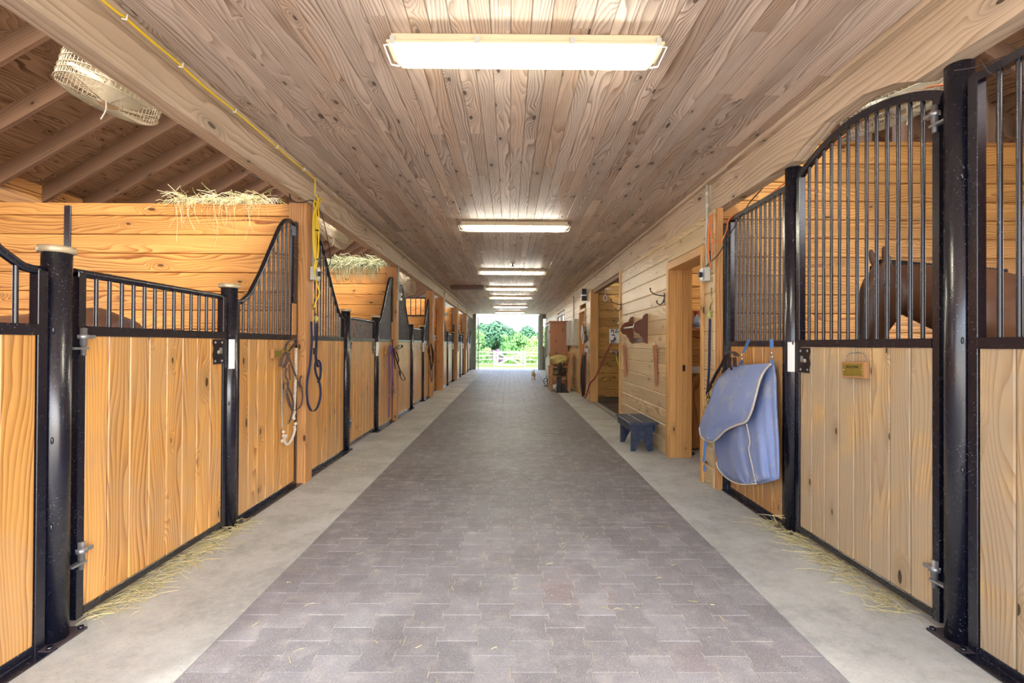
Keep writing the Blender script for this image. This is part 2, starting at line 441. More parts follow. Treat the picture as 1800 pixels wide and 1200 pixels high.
# long beams carrying the ceiling
mb = MB(); segs = [YN, 4.63, 8.36, 12.1, 17.6, YE]
for a, b in zip(segs[:-1], segs[1:]): mb.box(-1.98, -1.86, a + .001, b - .001, 2.605, ZC + .02, 1, .004)
for a, b in zip(segs[:-1], segs[1:]): mb.box(-1.86, -1.80, a + .001, b - .001, 2.815, ZC - .001, 1, .003)
struct('trim_1', mb, M['beam'])
mb = MB()
prof = [(YN, 2.545), (2.28, 2.545), (2.40, 2.60), (2.62, 2.655), (2.95, 2.655), (3.16, 2.60), (3.28, 2.545), (4.60, 2.545), (4.60, ZC + .02), (YN, ZC + .02)]
mb.prism([(y, z) for y, z in prof], 0, 1.90, 2.0)
for a, b in zip([4.601, 8.36, 12.1, 17.6], [8.36, 12.1, 17.6, YE]): mb.box(1.88, 2.0, a + .001, b - .001, 2.545, ZC + .02, 1, .004)
for a, b in zip(segs[:-1], segs[1:]): mb.box(1.84, 1.899, a + .001, b - .001, 2.815, ZC - .001, 1, .003)
o = struct('trim_2', mb, M['beam'])
# the profile prism needs its grain along the beam
uvd = o.data.uv_layers['grain'].data
for p in o.data.polygons[:2]:
    for li in p.loop_indices:
        co = o.data.vertices[o.data.loops[li].vertex_index].co; uvd[li].uv = (co.y, co.z)

# roof over the stalls: plywood deck and exposed rafters
SL = .59
def roof_z(x): return 3.13 + SL * (5.7 - abs(x))
for sgn, nm in ((-1, 'left'), (1, 'right')):
    mb = MB()
    xs = [1.9, 3.12, 4.34, 5.56, 6.3]
    for k in range(4):
        y = YN - .6
        while y < YE + .5:
            y2 = y + 2.44
            a, b = xs[k], xs[k + 1]; e = .002
            q = [mb.vert((sgn * X, Y, roof_z(X) + dz)) for dz in (0, .02) for (X, Y) in ((a + e, y + e), (b - e, y + e), (b - e, y2 - e), (a + e, y2 - e))]
            mb.face((q[0], q[1], q[2], q[3]) if sgn > 0 else (q[3], q[2], q[1], q[0]), [(y, a), (y, b), (y2, b), (y2, a)] if sgn > 0 else [(y2, a), (y2, b), (y, b), (y, a)])
            mb.face((q[7], q[6], q[5], q[4]), [(0, 0)] * 4)
            y = y2
    rf = struct('ceiling', mb, M['ply'])
    mbr = None
    y = 4.80 - .56 * 10
    while y < YE - .3:
        m2 = MB()
        m2.sweep([(sgn * 1.9, y, roof_z(1.9) - .095), (sgn * 6.1, y, roof_z(6.1) - .095)], [(-.022, -.09), (.022, -.09), (.022, .09), (-.022, .09)], (0, 0, 1), smooth=False)
        struct('rafter', m2, M['rafter'], rf); y += .56
# outer walls, with an added unseen opening per stall to let daylight in
def plank_rows(mb, axis, c0, c1, a0, a1, z0, z1, pitch=.1785, ch=.007, holes=()):
    """horizontal boards: axis 0 -> wall runs along x (thickness c along y), axis 1 -> runs along y (thickness along x)"""
    z = z0; 
    while z < z1 - .01:
        zt = min(z + pitch - .0055, z1)
        spans = [(a0, a1)]
        for (h0, h1, hz0, hz1) in holes:
            if z < hz1 - .02 and zt > hz0 + .02:
                ns = []
                for (p, q) in spans:
                    if h1 <= p or h0 >= q: ns.append((p, q)); continue
                    if h0 > p: ns.append((p, h0))
                    if h1 < q: ns.append((h1, q))
                spans = ns
        for (p, q) in spans:
            if q - p < .01: continue
            if axis == 0: mb.box(p, q, c0, c1, z, zt, 0, ch)
            else: mb.box(c0, c1, p, q, z, zt, 1, ch)
            if zt < z1 - .01:   # tongue closing the groove
                m0, m1 = c0 + (c1 - c0) * .35, c0 + (c1 - c0) * .65
                if axis == 0: mb.box(p + .001, q - .001, m0, m1, zt - .004, z + pitch + .004, 0)
                else: mb.box(m0, m1, p + .001, q - .001, zt - .004, z + pitch + .004, 1)
        z += pitch
PY = [0.98, 4.63, 8.36, 12.1, 13.9, 17.6, 21.2, 25.1]
for sgn, nm in ((-1, 'left'), (1, 'right')):
    mb = MB()
    holes = [((a + b) / 2 - .75, (a + b) / 2 + .75, 1.0, 2.35) for a, b in zip([-.9] + PY[:-1], PY)]
    plank_rows(mb, 1, sgn * 5.62, sgn * 5.68, YN, YE, 0, 3.07, holes=holes)
    mb.box(sgn * 5.62, sgn * 5.66, YN, YE, 3.075, 3.2, 1)
    struct('wall_' + nm, mb, M['plank'])
# end wall: gable with the big door opening and a narrow window right of it
mb = MB()
mb.box(-6.2, -1.75, YE, YE + .12, 0, 5.3, 2); mb.box(2.10, 6.2, YE, YE + .12, 0, 5.3, 2)
mb.box(-1.75, 2.10, YE, YE + .12, ZC, 5.3, 2); mb.box(1.72, 2.10, YE, YE + .12, 0, 1.2, 2); mb.box(1.72, 2.10, YE, YE + .12, 2.62, ZC, 2)
mb.box(1.90, 2.10, YE, YE + .12, 1.2, 2.62, 2)
M['endwall'] = plain('grey_green_trim', (150, 154, 144), .6, 0, .3, .2, 5)
struct('wall_back', mb, M['endwall'])
mb = MB(); mb.box(-1.76, -1.70, YE - .12, YE + .14, 0, ZC - .001, 2, .004); mb.box(-1.62, -1.58, YE + .14, YE + .32, 0, 2.7, 2, .004)
mb.box(1.54, 1.72, YE - .12, YE + .14, 0, ZC - .001, 2, .004); mb.box(1.50, 1.56, YE + .14, YE + .3, 0, 2.8, 2, .004)
struct('trim_3', mb, M['endwall'])
mb = MB(); mb.box(1.725, 1.895, YE + .02, YE + .05, 1.9, 1.93, 0); mb.box(1.725, 1.745, YE + .02, YE + .05, 1.2, 2.62, 2); mb.box(1.875, 1.895, YE + .02, YE + .05, 1.2, 2.62, 2)
w = struct('window_1', mb, M['white'])
g = NT('window_glass'); g.bsdf.inputs['Transmission Weight'].default_value = 1.0; M['glass'] = g.fin((1, 1, 1, 1), .02)
mb = MB(); mb.box(1.745, 1.875, YE + .03, YE + .036, 1.2, 2.62); struct('pane', mb, M['glass'], w)

# partitions between the stalls
def partition(name, sgn, y, x0, x1, z1, mat=None, strip=None, holes=()):
    mb = MB(); plank_rows(mb, 0, y - .03, y + .03, min(sgn * x0, sgn * x1), max(sgn * x0, sgn * x1), 0.0, z1, holes=holes)
    return struct(name, mb, mat or M['plank'])
for i, y in enumerate([.98, 4.66, 8.40, 12.16, 13.96, 17.66, 21.26]):
    zt = 2.615 if i not in (3,) else 1.98
    w = partition('wall_left', -1, y, 2.05 if i else 2.05, 5.62, zt)
    if i:
        m2 = MB(); m2.box(-4.19, -4.13, y - .045, y - .031, .1, zt - .03, 2, .002); struct('strip', m2, M['steel'], w)
        m2 = MB(); m2.box(-2.075, -2.05, y - .045, y - .031, .1, zt - .02, 2, .002); struct('strip', m2, M['steel'], w)
# see-through bars on top of the third partition
t = thing('partition_grille', 'black barred grille standing on the low plank partition of the third left stall', 'grille', (-3.8, 12.16, 1.98))
mb = MB(); mb.box(-5.6, -2.06, 12.14, 12.18, 1.98, 2.02); mb.box(-5.6, -2.06, 12.14, 12.18, 2.42, 2.46); mb.box(-2.1, -2.06, 12.14, 12.18, 2.02, 2.42)
mb.build('frame', M['steel'], t)
for k in range(28):
    mb = MB(); xx = -2.2 - k * .125; mb.tube([(xx, 12.16, 2.015), (xx, 12.16, 2.425)], .012, 6, caps=False); mb.build('bar', M['steel'], t)
# right: tall wall of the tack room behind the near stall, studs above
partition('wall_right', 1, 4.66, 2.0, 5.62, 3.25)
partition('wall_right', 1, .98, 2.0, 5.62, 2.6)
mb = MB()
for k in range(9): mb.box(2.08 + k * .4, 2.17 + k * .4, 4.64, 4.68, 3.251, 5.22 - .59 * (k * .4 + .1), 2)
for k in range(9): mb.box(2.17 + k * .4, 2.30 + k * .4, 4.70, 4.72, 3.251, 5.1 - .59 * (k * .4 + .1), 2)
struct('wall_right', mb, M['rafter'])
# tack room door opening (4.70..5.65), siding, wash bay opening (8.2..11.07)
WX0, WX1 = 1.86, 1.885
mb = MB()
plank_rows(mb, 1, WX0, WX1, 4.45, 4.67, 0, 2.545)
plank_rows(mb, 1, WX0, WX1, 5.72, 8.13, 0, 2.545)
plank_rows(mb, 1, WX0, WX1, 4.67, 5.72, 2.27, 2.545)
plank_rows(mb, 1, WX0, WX1, 11.16, YE, 0, 2.545, holes=[(11.86, 12.92, 0, 2.2), (16.4, 19.0, 1.2, 2.42)])
struct('wall_right', mb, M['siding'])
mb = MB()
mb.box(1.885, 2.06, 4.69, 4.70, 0, 2.18, 2); 
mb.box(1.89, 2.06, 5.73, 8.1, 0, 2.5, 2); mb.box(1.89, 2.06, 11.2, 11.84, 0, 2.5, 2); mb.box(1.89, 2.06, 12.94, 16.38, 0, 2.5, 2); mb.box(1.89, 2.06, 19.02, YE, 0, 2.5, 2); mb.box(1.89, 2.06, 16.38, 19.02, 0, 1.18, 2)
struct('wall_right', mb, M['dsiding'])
def casing(name, y0, y1, z1, w=.085, depth=.2, mat=None, sill=False):
    mb = MB(); m = mat or M['trimw']
    # face casings
    mb.box(WX0 - .022, WX0, y0 - w * .6, y0, 0, z1 + w, 2, .003); mb.box(WX0 - .022, WX0, y1, y1 + w, 0, z1 + w, 2, .003)
    mb.box(WX0 - .022, WX0, y0 + .001, y1 - .001, z1, z1 + w, 1, .003)
    # reveal boards
    for yy, s_ in ((y0, -1), (y1, 1)):
        mb.box(WX0, WX0 + depth * .36, yy, yy + s_ * .02, 0, z1, 2, .002)
        mb.box(WX0 + depth * .36, WX0 + depth * .72, yy - s_ * .012, yy + s_ * .02, 0, z1, 2, .002)
        mb.box(WX0 + depth * .72, WX0 + depth * 1.05, yy, yy + s_ * .02, 0, z1, 2, .002)
    mb.box(WX0, WX0 + depth * 1.05, y0, y1, z1, z1 + .02, 1, .002)
    return struct(name, mb, m)
casing('door_1', 4.70, 5.65, 2.17)
d2 = casing('door_2', 11.92, 12.86, 2.13, .07, .1)
mb = MB()
for k in range(4): mb.box(1.93, 1.97, 11.92 + k * .235, 12.15 + k * .235, .02, 2.13, 2, .004)
struct('door_leaf', mb, M['redwood'], d2)
m2 = MB(); m2.ball((1.90, 12.0, 1.0), .03); struct('knob', m2, M['chrome'], d2)
mb = MB(); mb.box(1.84, 1.93, 16.4, 19.0, 2.34, 2.42, 1); mb.box(1.84, 1.93, 16.4, 19.0, 1.2, 1.26, 1); mb.box(1.84, 1.93, 16.4, 16.48, 1.26, 2.34, 2); mb.box(1.84, 1.93, 17.66, 17.74, 1.26, 2.34, 2); mb.box(1.84, 1.93, 18.92, 19.0, 1.26, 2.34, 2)
w = struct('window_2', mb, M['white']); mb = MB(); mb.box(1.89, 1.896, 16.48, 18.92, 1.26, 2.34); struct('pane', mb, M['glass'], w)
# wash bay jambs, header track, inner walls
mb = MB(); mb.box(1.84, 2.06, 8.13, 8.20, 0, 2.54, 2, .004); mb.box(1.84, 2.02, 11.07, 11.16, 0, 2.54, 2, .004)
mb.box(2.05, 2.12, 5.66, 5.74, 0, 2.4, 2)
struct('trim_4', mb, M['trimw'])
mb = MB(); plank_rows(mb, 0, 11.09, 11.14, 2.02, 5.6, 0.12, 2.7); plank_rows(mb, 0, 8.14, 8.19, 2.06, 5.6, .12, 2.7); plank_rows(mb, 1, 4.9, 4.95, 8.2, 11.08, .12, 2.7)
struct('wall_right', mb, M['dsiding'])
mb = MB(); mb.box(2.03, 4.9, 11.082, 11.10, .0, .12); mb.box(2.03, 4.9, 8.2, 11.08, .002, .012); struct('floor', mb, M['mat'])
mb = MB(); mb.box(1.86, 1.90, 8.21, 11.06, 0.001, .02, 1); mb.box(1.97, 1.99, 8.21, 11.06, 0.001, .03, 1); struct('trim_5', mb, M['galv'])
mb = MB(); mb.box(1.90, 2.0, 8.2, 11.07, 2.47, 2.54, 1, .004); struct('trim_6', mb, M['rafter'])
# tack room back wall
mb = MB(); plank_rows(mb, 0, 6.95, 7.0, 2.07, 5.6, 0, 2.9); struct('wall_right', mb, M['plank'])
mb = MB()
for (a, b) in ((4.70, 5.6), ): pass
mb.box(2.0, 5.6, 5.2, 5.3, 2.6, 2.75, 0); mb.box(2.0, 5.6, 6.0, 6.1, 2.6, 2.75, 0); struct('trim_7', mb, M['rafter'])
# stall floors: bedding mat
mb = MB()
for (a, b) in zip(PY[:-1], PY[1:]): mb.box(-5.6, -2.05, a + .1, b - .1, .001, .012)
mb.box(2.05, 5.6, 1.05, 4.6, .001, .012)
struct('floor', mb, M['mat'])
# plank wall closing the passage between third and fourth stall on the left
mb = MB(); plank_rows(mb, 1, -3.40, -3.35, 12.2, 13.9, 0, 2.6); struct('wall_left', mb, M['plank'])

# timber posts
posts = [(-1, 4.55, 4.71, 1.885, 'stall front with the barred swan-neck rail and the coiled yellow cord'), (-1, 8.28, 8.44, 1.905, 'purple rope and black bridle'),
         (-1, 12.02, 12.18, 1.885, 'dark bundle of halters'), (-1, 13.8, 14.0, 1.86, ''), (-1, 17.5, 17.66, 1.86, ''), (-1, 21.1, 21.26, 1.86, '')]
PL = ['orange timber post beside the coiled yellow cord, nearest post on the left', 'orange timber post beside the hanging purple rope', 'timber post with grey outlet box just before the passage on the left',
      'widest knotty timber post on the left, just beyond the passage', 'timber post second from the far door on the left', 'timber post nearest the far door on the left']
for (s_, a, b, xi, _), lb in zip(posts, PL):
    mb = MB(); mb.box(s_ * xi, s_ * (xi + (.17 if a != 13.8 else .19)), a, b, 0, 2.603, 2, .006)
    tag(mb.build('timber_post', M['post'], base=(s_ * (xi + .08), (a + b) / 2, 0)), lb, 'post')
# right post sits behind the siding strip: near face flush with the stall frame
mb = MB(); mb.box(1.878, 1.93, 4.40, 4.445, 0, 2.543, 2, .004)
tag(mb.build('timber_post', M['post'], base=(1.905, 4.42, 0)), 'reddish timber post between the right stall grille and the tack room door', 'post')
# ================================================================= STALL FRONTS
SW = [(0, 1.605), (.11, 1.60), (.23, 1.667), (.40, 1.865), (.58, 2.114), (.715, 2.30), (.80, 2.375), (.90, 2.405), (1.0, 2.395), (1.10, 2.355)]
def sw(d):
    if d <= 0: return SW[0][1]
    for (a, p), (b, q) in zip(SW[:-1], SW[1:]):
        if a <= d <= b: return p + (q - p) * (d - a) / (b - a)
    return SW[-1][1]
def bars(parent, X, ys_, z0, topf, r=.0098, mat=None, name='bar', n=10):
    for y in ys_:
        mb = MB(); mb.tube([(X, y, z0), (X, y, topf(y))], r, n, caps=False); mb.build(name, mat or M['steel'], parent)
def vboards(mb, X, y0, y1, z0, z1, n=None, t=.032):
    n = n or max(1, round((y1 - y0) / .142)); w = (y1 - y0) / n; g = .0028
    for k in range(n): mb.box(X - t / 2, X + t / 2, y0 + k * w + g, y0 + (k + 1) * w - g, z0, z1, 2, .005)
def frame_panel(t, side, X, y0, y1, zr, boards_mat, topf=None, bar_n=None, name='fixed_grille', topmat=None, tube=True, flip=False, top_pts=None, fine=12, uprz=None):
    """fixed section: boards below, rail, bars and curved top rail"""
    s = side
    mb = MB(); f = .045
    za, zb = (uprz or (topf(y0), topf(y1)))
    mb.box(X - .02, X + .02, y0, y0 + f, .0, za, 2, .002); mb.box(X - .02, X + .02, y1 - f, y1, 0, zb, 2, .002)
    mb.box(X - .024, X + .024, y0 + f, y1 - f, zr - .046, zr, 1, .002)
    mb.box(X - .02, X + .02, y0 + f, y1 - f, .008, .045, 1, .002)
    # flat angle lying on the floor
    mb.box(X - s * .075, X - s * .021, y0, y1, .001, .007, 1)
    g = mb.build(name, M['steel'], t)
    mb = MB()
    pts = top_pts or [(X, y0 + (y1 - y0) * k / 24, topf(y0 + (y1 - y0) * k / 24)) for k in range(25)]
    if tube: mb.tube(pts, .0185, fine)
    else: mb.sweep(pts, [(-.018, -.018), (.018, -.018), (.018, .018), (-.018, .018)], (1, 0, 0), smooth=False)
    mb.build('top_rail', M['steel'], g)
    n = bar_n or max(2, round((y1 - y0 - .09) / .083))
    step = (y1 - y0 - 2 * f) / (n + 1)
    bars(g, X, [y0 + f + step * (k + 1) for k in range(n)], zr, topf)
    mb = MB(); vboards(mb, X, y0 + f, y1 - f, .045, zr - .047)
    mb.build('board_panel', boards_mat, t)
    mb = MB(); mb.box(X - .006, X + .006, y0 + f, y1 - f, .045, zr - .047, 2); mb.build('backing', M['back'], g)
    return g
def round_post(t, X, y, z, cap=True, sticker=False, side=-1, near=True):
    mb = MB(); mb.lathe([(.0535, 0), (.0535, z)], (X, y, 0), 2, 28); mb.box(X - .07, X + .07, y - .09, y + .09, .001, .010)
    for (a, b) in ((-.055, -.075), (.055, -.075), (-.055, .075), (.055, .075)): mb.lathe([(.012, .01), (.012, .022)], (X + a, y + b, 0), 2, 6)
    p = mb.build('round_post', M['steel'], t)
    mb = MB(); mb.box(X - .071, X + .071, y - .091, y + .091, .0005, .011); mb.build('base_plate', M['rust'], p)
    mb = MB()
    if cap: mb.lathe([(.0, z - .002), (.066, z - .002), (.068, z + .006), (.068, z + .018), (.064, z + .026), (.0, z + .028)], (X, y, 0), 2, 28)
    else: mb.lathe([(.054, z - .001), (.054, z + .004), (.0, z + .006)], (X, y, 0), 2, 24)
    mb.build('post_cap', M['cap'] if cap else M['steel'], p)
    for zz in (z * .3, z * .52, z * .8):
        mb = MB(); mb.ball((X - side * .03, y - .046, zz), .006, .006, .016, 6, 5); mb.build('weld', M['steel'], p)
    if sticker:
        mb = MB()
        for k in range(6):
            a0 = math.radians((200 if side < 0 else 258) + k * 14 - (30 if side > 0 else 0)); a1 = a0 + math.radians(14)
        a0, a1 = (math.radians(-62), math.radians(-20)) if side < 0 else (math.radians(200), math.radians(250))
        q = []
        for k in range(7):
            a = a0 + (a1 - a0) * k / 6
            q.append([mb.vert((X + .0542 * math.cos(a), y + .0542 * math.sin(a), zz)) for zz in (1.12, 1.325)])
        for k in range(6): mb.face((q[k][0], q[k + 1][0], q[k + 1][1], q[k][1]), None, True)
        mb.build('sticker', M['white'], p)
    return p
def hinge(door, X, y, z, side, dirn):
    """gudgeon: eye on the door, bracket on the post"""
    mb = MB(); yy = y
    mb.lathe([(.0, .05), (.014, .05), (.014, .02), (.022, .02), (.022, .0), (.014, 0), (.014, -.03), (.010, -.03), (.010, -.075), (.0, -.075)], (X - side * .035, yy, z), 2, 12)
    mb.box(X - side * .02, X - side * .048, yy - .008, yy + .05 * dirn, z + .002, z + .018)
    mb.box(X - side * .022, X - side * .048, yy + .018, yy - .06 * dirn, z - .048, z - .038)
    mb.build('hinge', M['galv'], door)
def latch(door, X, y, z, side, dirn):
    """wavy edged black plate with slot; dirn: towards hinge"""
    mb = MB(); xx = X - side * .018; P = []
    h, w = .165, .115
    ed = [(w + .006 * math.sin(k / 8 * 4 * PI), h * (1 - k / 8)) for k in range(9)]
    poly = [(y, z - h), (y, z)] + [(y + dirn * a, z - h + b) for a, b in ed]
    mb.prism([(p[0], p[1]) for p in poly], 0, xx - side * .001, xx - side * .005)
    o = mb.build('latch_plate', M['steel'], door)
    for (a, b) in ((.02, .02), (.095, .02), (.02, .145), (.095, .145)):
        mb = MB(); mb.ball((xx - side * .006, y + dirn * a, z - h + b), .004, .009, .009, 8, 5); mb.build('screw', M['galv'], door)
    mb = MB(); mb.box(xx - side * .004, xx - side * .010, y + dirn * .022, y + dirn * .042, z - .095, z - .055); mb.build('bolt', M['galv'], door)
    mb = MB(); mb.lathe([(.0, 0), (.013, 0), (.013, .004), (0, .004)], (xx - side * .009, y + dirn * .068, z - .085), 0, 12); mb.build('keyhole', M['cap'], door)
def door(t, side, X, y0, y1, zr, topf, boards_mat, hinge_lo=True, nb=13, square_top=False, hz=(.34, 1.315), wd=8, leaf='door'):
    """y0 hinge side (next to the near post)"""
    f = .042; mb = MB()
    mb.box(X - .022, X + .022, y0, y0 + f, .04, topf(y0), 2, .003); mb.box(X - .022, X + .022, y1 - f, y1, .04, topf(y1), 2, .003)
    mb.box(X - side * .0235, X - side * .019, y0 + .0, y0 + .006, .04, topf(y0) - .02, 2)
    mb.box(X - .024, X + .024, y0 + f, y1 - f, zr - .046, zr, 1, .002); mb.box(X - .022, X + .022, y0 + f, y1 - f, .045, .082, 1, .002)
    d = mb.build(leaf, M['steel'], t)
    mb = MB(); pts = [(X, y0 + (y1 - y0) * k / 24, topf(y0 + (y1 - y0) * k / 24)) for k in range(25)]
    if square_top: mb.sweep(pts, [(-.022, -.016), (.022, -.016), (.022, .016), (-.022, .016)], (1, 0, 0), smooth=False)
    else: mb.tube(pts, .0185, 12)
    mb.build('top_rail', M['steel'], d)
    step = (y1 - y0 - 2 * f) / (nb + 1)
    bars(d, X, [y0 + f + step * (k + 1) for k in range(nb)], zr, topf)
    mb = MB(); vboards(mb, X, y0 + f, y1 - f, .083, zr - .047, wd); mb.build('door_boards', boards_mat, d)
    mb = MB(); mb.box(X - .006, X + .006, y0 + f, y1 - f, .083, zr - .047, 2); mb.build('backing', M['back'], d)
    hinge(d, X, y0 + .012, hz[0], side, 1); hinge(d, X, y0 + .012, hz[1], side, 1)
    latch(d, X, y1 - f + .002, zr - .052, side, -1)
    return d
def low_front(y0, p1, p2, y1, label, mat=None, fine=12):
    X = XL; t = thing('horse_stall', label, 'stall', (X, y0, 0), None)
    zr = 1.375; m = mat or M['stall']
    ext = lambda d: sw(d)
    frame_panel(t, -1, X, y0, p1 - .058, zr, m, lambda y: ext(p1 - .03 - y), uprz=(2.36 if p1 - y0 > 1 else 1.7, 1.60), fine=fine)
    frame_panel(t, -1, X, p2 + .058, y1, zr, m, lambda y: ext(y - p2 - .03), uprz=(1.60, 2.42 if y1 - p2 > 1 else sw(y1 - p2 - .03)), fine=fine)
    if y1 - p2 > 1:
        mb = MB(); mb.box(X - .02, X + .02, y1 - .09, y1 - .046, 1.375, 2.28, 2, .002); mb.build('guide_channel', M['steel'], t)
        mb = MB(); mb.box(X + .021, X + .03, y1 - .13, y1 - .05, 1.376, 1.66, 2); mb.build('bracket', M['post'], t)
    round_post(t, X, p1, 1.69); round_post(t, X, p2, 1.69, sticker=True)
    door(t, -1, X, p1 + .085, p2 - .064, zr, lambda y: 1.618, m)
    return t
LF = [low_front(.95, 2.15, 3.47, 4.545, 'first low barred stall front on the left, nearest the camera, with the big tan-capped post'),
      low_front(4.715, 5.93, 7.25, 8.275, 'second stall front on the left, between the blue lead strap and the purple rope'),
      low_front(8.445, 9.85, 11.12, 12.015, 'third stall front on the left, its pale boards ending at the bundle of dark halters'),
      low_front(14.0, 15.55, 16.98, 17.495, 'fourth stall front on the left, first one beyond the passage'),
      low_front(17.665, 19.55, 20.7, 21.095, 'fifth stall front on the left, with pale glossy boards'),
      low_front(21.265, 23.1, 24.45, 24.95, 'last stall front on the left, beside the far door')]
def arch(y):
    u = (y - 2.225) / (3.35 - 2.225); u = min(max(u, 0), 1); return 2.445 + .155 * math.sin(PI * u) ** .8
t = thing('horse_stall', 'tall barred stall front on the right with arched door and nameplate, bay horse behind', 'stall front', (XR, .95, 0))
X = XR; zr = 1.338
frame_panel(t, 1, X, .95, 2.092, zr, M['stallw'], lambda y: 2.44, tube=False, uprz=(2.44, 2.44))
def rt(y):
    d = 4.44 - y
    return 2.43 if d > .12 else 2.43 - .04 * (1 - d / .12)
frame_panel(t, 1, X, 3.473, 4.395, zr, M['stall'], rt, tube=False, uprz=(2.43, 2.40), bar_n=11)
round_post(t, X, 2.15, 2.55, cap=False, side=1); round_post(t, X, 3.415, 2.54, cap=False, sticker=True, side=1)
door(t, 1, X, 2.225, 3.35, zr, arch, M['stallw'], square_top=True, hz=(.27, 2.36))
mb = MB(); mb.box(1.932, 1.969, 4.398, 4.44, 0, 2.40, 2, .002); mb.build('guide_channel', M['steel'], t)
RFT = t
# wire tie at the top of the big right post
mb = MB(); mb.tube(smoothpath([(1.93, 2.11, 2.50), (1.99, 2.06, 2.49), (2.04, 1.98, 2.49), (2.02, 1.97, 2.41), (1.95, 1.97, 2.41), (1.94, 2.0, 2.48)], 4), .0025, 6)
mb.build('wire_tie', M['rust'], t)
# ================================================================= THINGS ALONG THE AISLE
def obj1(name, mb, mat, label, cat, base, group=None, kind=None):
    return tag(mb.build(name, mat, base=base), label, cat, group, kind)
# --- straw and hay
def strands(n, place, L=(.06, .2), r=.0016, flat=1.0, droop=0.0, rnd=R):
    mb = MB()
    for _ in range(n):
        p = Vector(place(rnd)); a = rnd.uniform(0, 2 * PI); l = rnd.uniform(*L)
        d = Vector((math.cos(a), math.sin(a), rnd.uniform(-.5, 1.0) * (1 - flat)))
        c = Vector((rnd.uniform(-.2, .2), rnd.uniform(-.2, .2), rnd.uniform(0, .1))) * l
        pts = [p, p + d * l * .5 + c, p + d * l + Vector((0, 0, -droop * l * rnd.random()))]
        rr = r * rnd.uniform(.7, 1.5)
        mb.tube(pts, rr, 3, caps=False, smooth=False)
    return mb
def straw_line(side, y0, y1, n, spread, name, label, mat):
    X = XL if side < 0 else XR
    def pl(q):
        t = q.random(); off = abs(q.gauss(0, spread))
        return (X - side * (.0 + off), y0 + (y1 - y0) * t, .004 + q.random() * .02 * math.exp(-off * 8))
    mb = strands(n, pl, (.05, .17), .0011)
    obj1(name, mb, mat, label, 'straw', (X, (y0 + y1) / 2, 0), None, 'stuff')
straw_line(-1, 2.3, 3.55, 520, .07, 'loose_hay', 'loose straw strewn under the door of the first left stall', M['hay'])
straw_line(1, 2.35, 3.6, 480, .07, 'loose_hay', 'loose straw strewn under the arched door of the right stall', M['hay'])
mb = strands(6, lambda q: (1.86 + q.random() * .1, 3.38 + q.random() * .06, .12 * q.random() + .01), (.15, .25), .002, .6)
obj1('loose_hay', mb, M['hay'], 'few long straws leaning at the foot of the middle right round post', 'straw', (1.9, 3.4, 0), None, 'stuff')
def chaff(q):
    return (-1.62 + q.gauss(0, .17), 5.4 + q.gauss(0, .6), .003)
obj1('hay_chaff', strands(260, chaff, (.008, .035), .0012), M['hay'], 'scattered hay chaff on the concrete beside the second left stall', 'straw', (-1.6, 5.4, 0), None, 'stuff')
def pav(q): return (q.uniform(-1.2, 1.25), q.uniform(1.4, 7), .003)
obj1('straw_bits', strands(150, pav, (.01, .05), .0011), M['hay'], 'sparse straw bits strewn over the grey pavers', 'straw', (0, 3.5, 0), None, 'stuff')
# hay racks on the partitions
def hay_rack(y, x0, x1, zt, label_r, label_h, n, wires, clumps, mat):
    t = thing('wire_hay_rack', label_r, 'rack', ((x0 + x1) / 2, y, zt))
    mb = MB(); nn = wires
    for k in range(nn):
        x = x0 + (x1 - x0) * k / (nn - 1); h = .085
        mb.tube([(x, y + .05, zt - .1), (x + .02, y + .06, zt + h * .3), (x - .02, y + .07, zt + h)], .0022, 4, caps=False)
        mb.tube([(x, y + .05, zt - .1), (x - .03, y + .06, zt + h * .3), (x + .01, y + .07, zt + h * .95)], .0022, 4, caps=False)
    mb.tube([(x0, y + .052, zt + .002), (x1, y + .052, zt + .002)], .003, 5)
    mb.build('wire_mesh', M['galv'], t)
    mb = MB()
    for (cx, w_, h_, k_) in clumps:
        def pl(q): return (cx + q.gauss(0, w_), y + q.uniform(-.045, .12), zt + .01 + abs(q.gauss(0, h_)))
        s2 = strands(int(n * k_), pl, (.07, .2), .0018 if y < 6 else .0028, .35, .5)
        o = len(mb.v); mb.v += s2.v; mb.f += [tuple(i + o for i in f) for f in s2.f]; mb.uv += s2.uv; mb.sm += s2.sm; mb.mi += s2.mi
    q = R
    for _ in range(int(n * .16)):
        cx, w_, h_, k_ = q.choice(clumps); x = cx + q.gauss(0, w_ * .8); l = q.uniform(.05, .26) * (1.6 if q.random() < .12 else 1)
        mb.tube(smoothpath([(x, y - .01, zt + .03), (x + q.uniform(-.02, .02), y - .05, zt - .01), (x + q.uniform(-.04, .04), y - .05, zt - l * .5), (x + q.uniform(-.05, .05), y - .045, zt - l)], 2), .0018, 3, caps=False)
    return obj1('hay_clump', mb, mat, label_h, 'hay', ((x0 + x1) / 2, y, zt), None, 'stuff')
hay_rack(4.66, -3.22, -2.25, 2.615, 'wire hay rack standing on top of the first left plank partition', 'thin hay hanging over the first left plank partition', 330, 34, [(-3.07, .07, .03, .35), (-2.72, .10, .035, .45), (-2.45, .10, .03, .5)], M['hay'])
hay_rack(8.40, -3.1, -2.22, 2.615, 'wire hay rack on the second left partition, hidden under thick hay', 'thick greenish hay heaped along the second left plank partition', 1300, 20, [(-2.95, .09, .06, .3), (-2.75, .12, .06, .4), (-2.5, .13, .055, .4), (-2.32, .08, .05, .25)], M['ghay'])
def pl_(q): return (q.uniform(2.1, 3.3), 4.60 + q.uniform(-.02, .1), 3.25 + abs(q.gauss(0, .02)))
obj1('dusty_cobweb_hay', strands(160, pl_, (.06, .2), .001, .5), M['ghay'], 'dusty wisps of hay along the top of the tall right plank wall', 'hay', (2.7, 4.62, 3.25), None, 'stuff')

